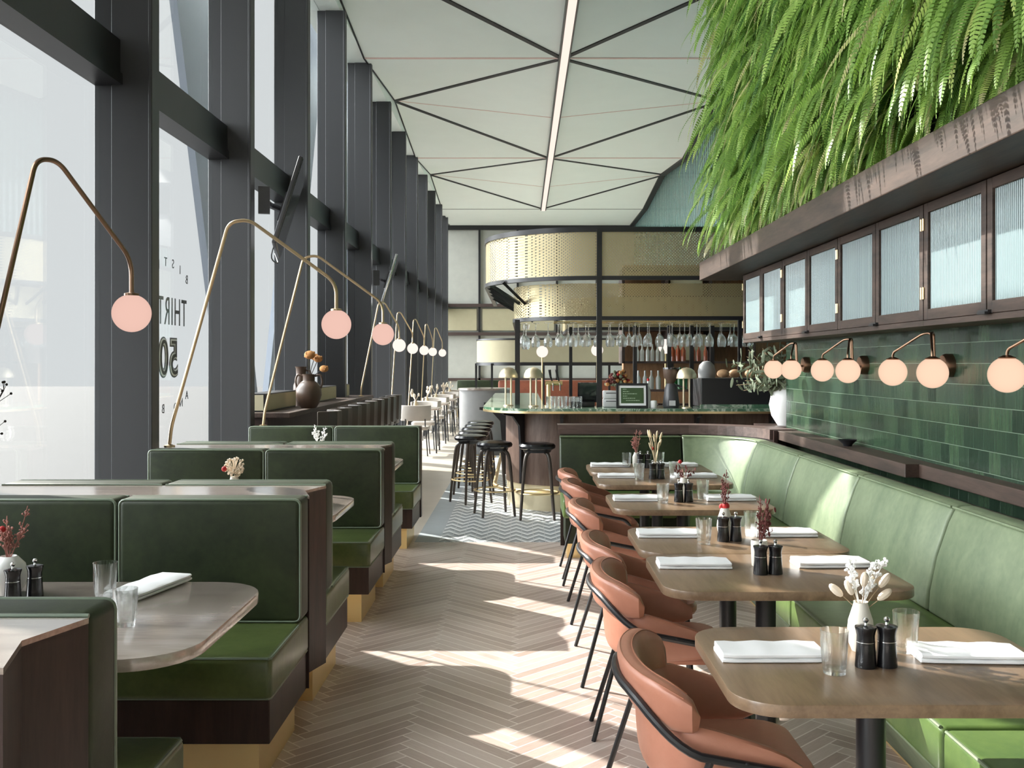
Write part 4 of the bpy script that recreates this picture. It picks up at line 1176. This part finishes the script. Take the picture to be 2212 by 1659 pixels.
MB().box(-.07,.07,-.09,.09,0,.08).build('lower_case', M['greybox'], t, bevel=.008)
MB().box(-.07,.07,-.09,.09,.082,.16).build('upper_case', M['greybox'], t, bevel=.008)
MB().box(-.05,.05,-.092,-.09,.055,.062).box(-.05,.05,-.092,-.09,.135,.142).build('paper_slot', M['black'], t, smooth=False)
t = thing('card_terminal','small dark card machine with pale screen on the bar','card terminal',(.53,9.9,1.067))
MB().box(-.05,.05,-.05,.05,0,.10).build('body', M['black'], t, bevel=.01)
MB().box(-.04,.04,-.054,-.05,.055,.095).build('screen', M['greybox'], t, smooth=False)
t = thing('framed_menu','black framed green menu with white mount standing on the bar','framed sign',(1.075,9.68,1.067))
Mx = Matrix.Rotation(-.10,4,'X')
w,h = .155,.24
MB().box(-w,w,-.012,.012,0,.022).box(-w,w,-.012,.012,h-.022,h).box(-w,-w+.022,-.012,.012,.022,h-.022).box(w-.022,w,-.012,.012,.022,h-.022).xf(Mx).build('frame', M['black'], t, smooth=False)
MB().box(-w+.02,w-.02,-.004,.004,.02,h-.02).xf(Mx).build('mount', M['napkin'], t, smooth=False)
MB().box(-w+.045,w-.045,-.007,-.004,.045,h-.045).xf(Mx).build('menu_sheet', M['chalk'], t, smooth=False)
q = MB()
for k,(a,b) in enumerate(((-.09,-.055),(-.09,-.03),(-.09,.045),(-.09,-.05),(-.09,.03),(-.06,.07))):
    x = a
    while x < b:
        l = R.uniform(.008,.022); q.box(x,min(b,x+l),-.0085,-.007,.178-.022*k,.185-.022*k); x += l+.005
q.xf(Mx).build('writing', M['chalkline'], t, smooth=False)
t = thing('coffee_grinder','dark coffee grinder with clear bean hopper on the bar','coffee grinder',(1.47,9.80,1.067))
MB().lathe([(0,0),(.075,0),(.085,.02),(.072,.12),(.062,.20),(.045,.235),(0,.235)],20).build('body', M['tvback'], t)
MB().lathe([(0,.235),(.03,.235),(.072,.30),(.080,.375),(.0,.375)],20).build('hopper', M['clay'], t)
MB().lathe([(0,.376),(.082,.376),(.082,.392),(0,.396)],20).build('lid', M['screen'], t)
MB().box(-.03,.03,-.088,-.078,.02,.07).build('badge', M['greybox'], t, smooth=False)
MB().tube([(.05,-.03,.22),(.13,-.06,.19)], .01, 8).build('handle', M['black'], t)
tag(MB().lathe([(0,0),(.03,0),(.032,.06),(.026,.07),(.01,.072),(0,.072)],16).build('candle_jar', M['white'], loc=(1.29,9.72,1.067)),'small white jar between menu frame and coffee grinder','jar')
t = thing('slim_bottle','slim pink and white bottle beside the menu frame','bottle',(1.245,9.80,1.067))
MB().lathe([(0,0),(.026,0),(.026,.15),(.012,.20),(.011,.26),(0,.26)],14).build('bottle', M['clearbottle'], t)
MB().lathe([(0,.26),(.013,.26),(.013,.285),(0,.285)],12).build('cap', M['red'], t)
# display case with bread
t = thing('display_case','long black display counter with bread on top at the right of the bar','display case',(2.58,10.10,1.067))
MB().box(-.80,.95,-.25,.25,0,.285).build('body', M['black'], t, bevel=.006, smooth=False)
MB().box(-.82,.97,-.34,-.255,0,.03).build('marble_step', M['marble'], t, smooth=False)
for i in range(9):
    x = 2.02+.135*i+R.uniform(-.02,.02); yy = 9.95+R.uniform(-.05,.1)
    o = MB().ball((0,0,.045),.05,(1.25,.9,.85),12,8).build('bread_roll', M['bread'], loc=(x,yy,1.353), rot=(0,0,R.uniform(-.6,.6)))
    tag(o,'round crusty bread roll lying in the row on the black display counter','bread roll','bread rolls on the display counter')
tag(MB().lathe([(0,0),(.085,0),(.09,.07),(.075,.13),(.04,.165),(0,.172)],20).build('domed_cover', M['steelgrey'], loc=(1.88,10.12,1.353)),'grey domed cover beside the bread','cover')
# bottle shelf behind the bar
bs = thing('bottle_shelf','black open shelf of bottles behind the bar','shelf',(1.72,11.7,0))
for x in (-.40,.0,.26,.50):
    MB().box(x-.022,x+.022,-.12,-.076,0,1.94).build('post', M['black'], bs, smooth=False)
for z in (.98,1.17,1.50): MB().box(-.40,.50,-.075,.14,z,z+.025).build('shelf_board', M['rail'], bs, smooth=False)
def bottle(x,z,mat,h,r,lab):
    o = MB().lathe([(0,0),(r,0),(r,h*.58),(r*.4,h*.75),(r*.36,h),(0,h)],12).build('bottle', M[mat], loc=(x,11.72+R.uniform(-.03,.03),z))
    tag(o, lab, 'bottle', lab.split(',')[1].strip())
for x in (1.80,1.86,1.92): bottle(x,1.196,'greenbottle',.26,.035,'green glass bottle on the lower shelf behind the grinder, green bottles')
for x in (1.37,1.45,1.53,1.61): bottle(x,1.196,'clearbottle',.22,.03,'clear glass bottle on the lower shelf behind the menu frame, clear bottles below')
for x in (1.36,1.42,1.48,1.54,1.60,1.66): bottle(x,1.526,'clearbottle',.20,.024,'pale bottle on the upper shelf at its left end, pale bottles above')
for x in (1.78,1.84,1.90): bottle(x,1.526,'redliquor',.22,.03,'amber red bottle on the upper shelf, amber bottles')
for x in (2.02,2.09,2.16): bottle(x,1.526,'redliquor',.20,.025,'amber bottle at the right end of the upper shelf, amber bottles right')
# flower arrangement on the back of the bar
t = thing('flower_arrangement','dried red and orange flower bunch in a white pot behind the menu frame','flowers',(1.0,10.12,1.067))
MB().lathe([(0,0),(.05,0),(.07,.08),(.055,.15),(.045,.15),(.05,.08),(0,.05)],18).build('pot', M['white'], t)
for mt,n in (('darkred',40),('orange',26),('sage',30),('red',6)):
    q = MB()
    for k in range(n):
        a = R.uniform(0,6.3); el = R.uniform(.1,1.5); rr = R.uniform(.08,.15); q.ball((rr*math.cos(a)*math.cos(el),rr*.7*math.sin(a)*math.cos(el),.20+rr*1.1*math.sin(el)), R.uniform(.012,.024),(1,1,.9),6,5)
    for k in range(6): q.tube([(0,0,.1),(R.uniform(-.1,.1),R.uniform(-.05,.05),.25)],.003,4)
    q.build('dried_flowers', M[mt], t)
# stools
sl = thing('bar_stool','x','bar stool',(.14,9.62,0),0,group='black bar stools')
MB().lathe([(0,.665),(.15,.665),(.175,.68),(.18,.70),(.165,.722),(.10,.735),(0,.737)],28).build('seat', M['mill'], sl)
MB().lathe([(0,.64),(.13,.64),(.14,.665),(0,.665)],24).build('seat_base', M['black'], sl)
for a in (45,135,225,315):
    c_, s_ = math.cos(math.radians(a)), math.sin(math.radians(a))
    MB().tube(catmull([(.09*c_,.09*s_,.655),(.155*c_,.155*s_,.60),(.185*c_,.185*s_,.42),(.23*c_,.23*s_,0)]), [.018]*7+[.017]*6+[.014]*5+[.012], 10).build('leg', M['barseat'], sl)
MB().tube([(.203*math.cos(2*PI*k/24),.203*math.sin(2*PI*k/24),.25) for k in range(24)], .008, 8, closed=True).build('footrest', M['brass'], sl)
sn = ['black bar stool nearest the banquette end, at the front of the bar','black bar stool second from the banquette, at the rounded corner of the bar','black bar stool third, first along the side of the bar','black bar stool fourth, along the side of the bar','black bar stool fifth, along the side of the bar','black bar stool sixth, along the side of the bar','black bar stool seventh, farthest along the side of the bar']
sp = [(.15,9.66),(-.27,9.86),(-.55,10.75),(-.55,11.4),(-.55,12.05),(-.55,12.7),(-.55,13.35)]
for i,(x,y) in enumerate(sp):
    if i == 0: sl.location = (x,y,0); sl['label'] = sn[0]
    else: dup(sl,(x,y,0),.3*i,label=sn[i])
# beyond the bar
t = thing('drum_station','grey rounded service station beyond the bar stools','counter',(-.62,16.6,0))
MB().lathe([(0,0),(.42,0),(.42,1.06),(0,1.06)],40).build('body', M['steelgrey'], t)
MB().lathe([(0,1.06),(.44,1.06),(.44,1.09),(0,1.09)],40).build('counter_top', M['cap'], t)
sc = thing('screen_band','low rounded brass screen on thin black posts beyond the bar','screen',(1.0,18.5,0))
pp = [(x-1.0,y-18.5) for x,y in plan(18.2,-.86,.9,23)]
MB().ribbon(pp,-.01,0,1.52,1.93).build('screen_panel', M['panelbeige'], sc)
MB().ribbon(pp,-.03,.01,1.46,1.52).build('lower_rail', M['black'], sc); MB().ribbon(pp,-.03,.01,1.93,1.96).build('upper_rail', M['black'], sc)
for x,y in ((-.87,19.0),(-.55,18.4),(.4,18.2),(1.6,18.2)): MB().box(x-1.02,x-.98,y-18.52,y-18.48,0,1.5).build('post', M['black'], sc, smooth=False)
tb = thing('tufted_banquette','terracotta tufted banquette seen through the bar','banquette',(.9,21.0,0))
MB().box(-1.4,1.6,.2,.45,.45,1.14).build('backrest', M['terra'], tb, bevel=.05)
MB().box(-1.4,1.6,-.4,.3,.25,.48).build('seat', M['terra'], tb, bevel=.04)
MB().box(-1.35,1.55,-.35,.4,0,.25).build('base', M['dwood'], tb, smooth=False)
# kitchen core behind the bar
struct(MB().box(1.45,3.8,14.2,14.4,0,2.9).build('wall_kitchen', M['slat'], smooth=False), 'warm timber slat wall behind the bar')
kt = thing('kitchen_shelving','warm lit wooden cupboards and shelves behind the brass mesh','shelving',(2.4,13.9,0))
for x in (-1.0,-.4,.2,.8): MB().box(x-.02,x+.02,-.2,.25,1.5,2.8).build('upright', M['rail'], kt, smooth=False)
for z in (1.5,1.95,2.4,2.8): MB().box(-1.0,.8,-.2,.25,z,z+.03).build('shelf_board', M['rail'], kt, smooth=False)
for i,(x0,x1,z0,z1) in enumerate(((-.95,-.45,2.0,2.35),(-.35,.15,1.56,1.9),(.25,.75,2.0,2.3),(-.35,.1,2.45,2.7))):
    tag(MB().box(x0+2.4,x1+2.4,13.75,14.1,z0-.017 if i!=9 else z0,z1).build('storage_box', M['panelbeige'], bevel=.01), 'beige storage box on the kitchen shelving behind the mesh','box','beige boxes behind the mesh')
for i,(x,y,z) in enumerate(((.35,17.0,1.70),(1.25,16.5,1.72),(1.95,13.5,1.73))):
    t = thing('globe_lamp',['lit globe lamp on a brass pole behind the beer taps','lit globe lamp on a brass pole behind the framed menu','lit globe lamp on a brass pole by the timber slats'][i],'lamp',(x,y,z),group='globe lamps behind the bar')
    MB().ball((0,0,0),.10,seg=18,ring=12).build('globe', M['globefar'], t)
    MB().tube([(0,0,-z),(0,0,-.09)],.012,8).lathe([(0,0),(.12,0),(.12,.015),(0,.015)],20,(0,0,-z)).build('pole', M['brass'], t)
# ---------------------------------------------------------------- camera, sun, sky
cam = bpy.data.cameras.new('camera'); cam.sensor_width = 36; cam.lens = 35
cam.shift_x = -21/2212; cam.shift_y = -44.5/2212; cam.clip_start = .05; cam.clip_end = 300
co = bpy.data.objects.new('camera', cam); COL.objects.link(co); co.location = (0,0,1.5); co.rotation_euler = (PI/2,0,0)
S.camera = co
sun = bpy.data.lights.new('sun','SUN'); sun.energy = 9.5; sun.angle = math.radians(.6); sun.color = (1,.95,.89)
so = bpy.data.objects.new('sun', sun); COL.objects.link(so)
so.rotation_euler = Vector((.194,-.168,-.165)).to_track_quat('-Z','Y').to_euler(); so.location = (-8,10,9)
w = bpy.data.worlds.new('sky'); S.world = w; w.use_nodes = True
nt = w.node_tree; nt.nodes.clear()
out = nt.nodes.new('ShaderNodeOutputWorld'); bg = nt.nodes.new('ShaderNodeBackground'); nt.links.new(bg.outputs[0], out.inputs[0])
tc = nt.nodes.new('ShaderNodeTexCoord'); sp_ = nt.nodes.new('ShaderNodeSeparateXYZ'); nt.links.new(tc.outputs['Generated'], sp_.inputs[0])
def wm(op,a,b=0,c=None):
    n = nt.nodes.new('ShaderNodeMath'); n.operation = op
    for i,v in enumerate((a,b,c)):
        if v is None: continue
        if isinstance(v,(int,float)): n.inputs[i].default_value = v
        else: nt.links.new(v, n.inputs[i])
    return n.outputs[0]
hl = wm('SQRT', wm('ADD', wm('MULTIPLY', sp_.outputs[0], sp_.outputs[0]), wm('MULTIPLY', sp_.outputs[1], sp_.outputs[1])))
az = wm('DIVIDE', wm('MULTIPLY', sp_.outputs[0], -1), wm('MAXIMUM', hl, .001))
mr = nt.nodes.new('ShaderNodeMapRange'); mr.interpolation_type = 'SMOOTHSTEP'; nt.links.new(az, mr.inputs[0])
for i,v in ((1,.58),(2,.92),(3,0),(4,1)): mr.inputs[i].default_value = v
SKY_BASE, SKY_SIDE = .535, 9.5  # sky on the window side, out of view, brightened to light the room
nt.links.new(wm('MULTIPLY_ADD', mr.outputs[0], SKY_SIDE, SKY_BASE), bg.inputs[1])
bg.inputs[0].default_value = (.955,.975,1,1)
S.view_settings.view_transform = 'Standard'; S.view_settings.look = 'None'; S.view_settings.exposure = .74; S.view_settings.gamma = 1
S.view_settings.use_curve_mapping = False
